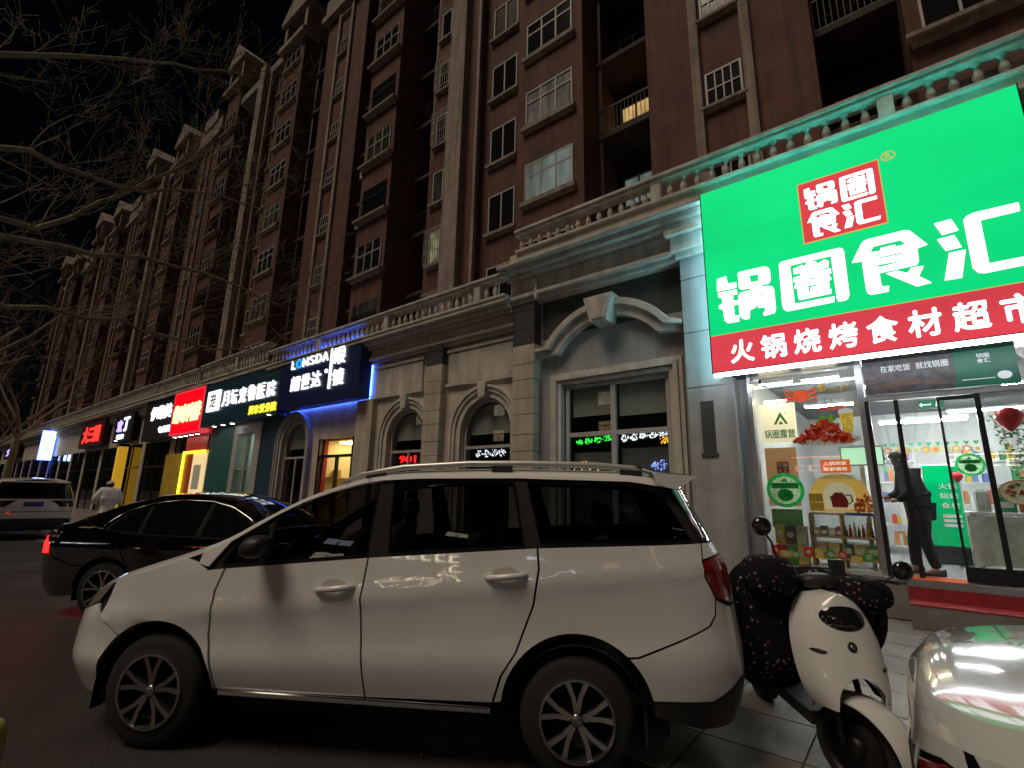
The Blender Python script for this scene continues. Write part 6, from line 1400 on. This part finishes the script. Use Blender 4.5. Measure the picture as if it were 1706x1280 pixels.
# ------------------------------------------------------------------ bare trees
M_bark = pmat('bark', (.19,.15,.10), .9, var=.4, scale=8, bump=.5, bscale=40)
def grow(mb, p, d, ln, r, depth, rnd, up=.08, spread=.6, seg=4):
    pts = [p.copy()]; rs = [r]; q = p.copy(); dd = d.copy()
    for i in range(seg):
        dd = (dd+Vector((rnd.uniform(-.16,.16), rnd.uniform(-.16,.16), rnd.uniform(-.10,.12)+up*.4))).normalized()
        q = q+dd*ln/seg; pts.append(q.copy()); rs.append(max(.0028, r*(1-.55*(i+1)/seg)))
    mb.tube(pts, rs, 6 if r > .03 else (4 if r > .01 else 3))
    if depth <= 0: return
    for k in range(rnd.randint(2, 3) if depth > 1 else rnd.randint(2, 4)):
        i = rnd.randint(max(1, seg-3), seg); a = rnd.uniform(0, 2*PI)
        perp = dd.orthogonal().normalized(); perp.rotate(Matrix.Rotation(a, 3, dd))
        nd = (dd+perp*rnd.uniform(.45, spread+.35)+Vector((0,0,up))).normalized()
        grow(mb, pts[i], nd, ln*rnd.uniform(.55,.8), max(.0035, rs[i]*rnd.uniform(.55,.72)), depth-1, rnd, up, spread, seg)
def bare_tree(x, y, h, label, seed, r=.13, depth=5, lean=(0,0)):
    t = thing('bare_tree', label, 'tree', (x, y, 0), group='bare street trees'); rnd = random.Random(seed)
    tp = [Vector((x,y,-.05)), Vector((x+.03,y,h*.12)), Vector((x+lean[0]*.4,y+lean[1]*.4,h*.24)), Vector((x+lean[0],y+lean[1],h*.34))]
    part('trunk', MB().tube(tp, [r*1.25,r,r*.92,r*.8], 12), M_bark, t, True)
    mb = MB()
    for k in range(5):
        a = 2*PI*k/5+rnd.uniform(-.4,.4)
        grow(mb, tp[-1]-Vector((0,0,rnd.uniform(0,h*.06))), Vector((math.cos(a)*.75, math.sin(a)*.75, rnd.uniform(.6,1.1))).normalized(), h*.27, r*.5, depth, rnd)
    part('crown', mb, M_bark, t, True)
    return t
bare_tree(-18.5, .2, 12, 'bare street tree just behind the white SUV', 4, .14, 5)
bare_tree(-29.0, 3.2, 11.5, 'bare street tree farther down, in front of the far signs', 9, .13, 5)
bare_tree(-42.0, 3.6, 12, 'thin bare tree far down the street', 13, .13, 5)
# nearest tree: long limbs reaching over the road from beyond the left edge
nt_ = thing('bare_tree', 'nearest bare tree reaching long lamp-lit branches over the street from the left', 'tree', (-7.6, -1.9, 0), group='bare street trees')
rnd = random.Random(5)
base_ = Vector((-7.6,-1.9,0))
part('trunk', MB().tube([base_+Vector((0,0,-.05)), base_+Vector((.05,0,1.2)), base_+Vector((.0,.1,2.6)), base_+Vector((.1,.2,3.6))], [.17,.14,.12,.11], 12), M_bark, nt_, True)
lm2 = MB(); fk = base_+Vector((.1,.2,3.5))
LIMBS = [[(-7.7,-.6,4.2),(-7.9,.9,4.45),(-8.0,1.7,4.7),(-7.7,2.7,4.6),(-7.4,3.4,4.4)],
         [(-7.8,-.8,4.8),(-8.0,.4,5.6),(-8.3,1.3,5.7),(-8.2,2.2,6.1),(-8.0,3.2,6.2)],
         [(-7.4,-1.2,5.0),(-7.7,-.1,6.4),(-8.0,.8,7.3),(-8.1,1.6,7.9),(-7.8,2.6,8.3)],
         [(-7.9,-.9,4.4),(-8.6,.7,4.9),(-8.9,1.5,5.9),(-8.7,2.3,7.0),(-8.8,2.9,7.6)],
         [(-8.2,-.9,4.0),(-9.2,.6,3.9),(-9.8,1.9,4.2),(-9.6,3.0,4.0),(-9.2,3.9,4.1)]]
for L_ in LIMBS:
    P = [fk]+[Vector(p) for p in L_]
    sm_ = []
    for i in range(len(P)-1):
        a, b = P[i], P[i+1]
        for k in range(3): sm_.append(a.lerp(b, k/3)+Vector((rnd.uniform(-.05,.05), rnd.uniform(-.05,.05), rnd.uniform(-.05,.05))))
    sm_.append(P[-1]); n = len(sm_)
    lm2.tube(sm_, [.052*(1-.88*i/(n-1))+.0035 for i in range(n)], 7)
    for i in range(3, n):
        for _k in range(2 if i > 5 else 1):
            d = (sm_[i]-sm_[i-1]).normalized(); pp2 = d.orthogonal().normalized(); pp2.rotate(Matrix.Rotation(rnd.uniform(0, 2*PI), 3, d))
            grow(lm2, sm_[i], (d*.7+pp2*.8+Vector((0,.15,.12))).normalized(), rnd.uniform(.5,1.1), max(.005, .017*(1-i/n)), 3, rnd)
part('branches', lm2, M_bark, nt_, True)

# ------------------------------------------------------------------ rounded yellow post standing in for a car fender edge at the lower left
bp_ = thing('post_stand_in', 'pale yellow rounded post standing in for a car fender edge at the lower left corner', 'post_stand_in', (-4.0, .595, 0))
part('post', MB().lathe([(.0,0),(.13,0),(.13,.02),(.085,.03),(.085,.22),(.08,.27),(.06,.31),(.03,.33),(0,.335)], (-4.0,.595,0), 24), pmat('yellow_paint', (.62,.52,.16), .4, var=.2, scale=8), bp_, True)
part('band', MB().lathe([(.087,.12),(.088,.13),(.088,.18),(.087,.19)], (-4.0,.595,0), 24), pmat('reflective_band', (.65,.62,.5), .3), bp_, True)

# ------------------------------------------------------------------ the other side of the street (behind the viewer, seen in reflections)
OB = thing('facing_building', 'row of shops across the street behind the viewer, seen only in reflections', 'building', (0, -26, 0))
part('wall', MB().box(-70,70,-34,-26,0,24), pmat('facing_wall', (.12,.10,.09), .8, var=.3), OB)
part('cornice', MB().box(-70,70,-26.5,-26,5.6,6.0), M_stone, OB)
for i in range(20): part('window', MB().box(-66+7*i,-63+7*i,-26.0,-25.95,7.5,9.2), M_pane, OB)
rnd = random.Random(31)
for i in range(20):
    for k in range(5):
        if rnd.random() < .4: part('lit_window', MB().box(-66+7*i,-65.25+7*i,-26.0,-25.94,7.6+3*k,8.45+3*k).box(-65.15+7*i,-64.4+7*i,-26.0,-25.94,7.6+3*k,8.45+3*k).box(-66+7*i,-64.4+7*i,-26.0,-25.94,8.52+3*k,8.9+3*k), emat('facing_window_%d' % (k % 3), [(1,.7,.35),(1,.85,.6),(.8,.9,1)][k % 3], [1.6,2.0,1.4][k % 3]), OB)
for i, x in enumerate((-24,-9,6)):
    t = thing('street_lamp', 'street lamp across the road behind the viewer, %s of three' % ['first','second','third'][i], 'lamp', (x, -9, 0), group='street lamps behind the viewer')
    part('pole', MB().tube([(x,-9,0),(x,-9,6.8),(x,-8.6,7.5),(x,-7.6,7.8)], [.09,.06,.05,.04], 10), M_iron, t, True)
    part('lamp_head', MB().box(x-.14,x+.14,-7.9,-7.2,7.78,7.88), M_iron, t, bevel=.02)
    part('lens', MB().box(x-.07,x+.07,-7.62,-7.48,7.755,7.779), emat('street_lamp_lens', (1,.82,.55), 150), t)
for i, (x, w, z0, z1, col, st) in enumerate(((-38,6,3.6,4.8,(.9,.95,1),6),(-27,4,3.6,4.6,(1,.75,.35),6),(-16,5,3.7,4.7,(.9,.95,1),7),(-7,3.2,3.4,4.8,(1,.2,.1),5),(2,5.5,3.6,4.7,(1,.85,.6),6),(12,4,3.6,4.7,(.6,.8,1),6),(24,6,3.7,4.8,(1,.95,.85),6))):
    t = thing('facing_sign', 'lit sign across the street, %s counted from the far end' % ['first','second','third','fourth','fifth','sixth','seventh'][i], 'sign', (x, -25.8, z0), group='signs across the street')
    part('casing', MB().box(x-.1,x+w+.1,-25.95,-25.75,z0-.1,z1+.1), M_black, t)
    part('light_strip', MB().box(x,x+w,-25.74,-25.7,z1-.08,z1), emat('facing_letter_%d' % i, col, st*2.2), t)
    for k in range(int(w/.9)):
        xx = x+.15+.9*k
        part('letter', MB().box(xx,xx+.18,-25.75,-25.7,z0+.3,z0+.75).box(xx+.18,xx+.62,-25.75,-25.7,z0+.3,z0+.36).box(xx+.18,xx+.62,-25.75,-25.7,z0+.69,z0+.75), emat('facing_letter_%d' % i, col, st*2.2), t)
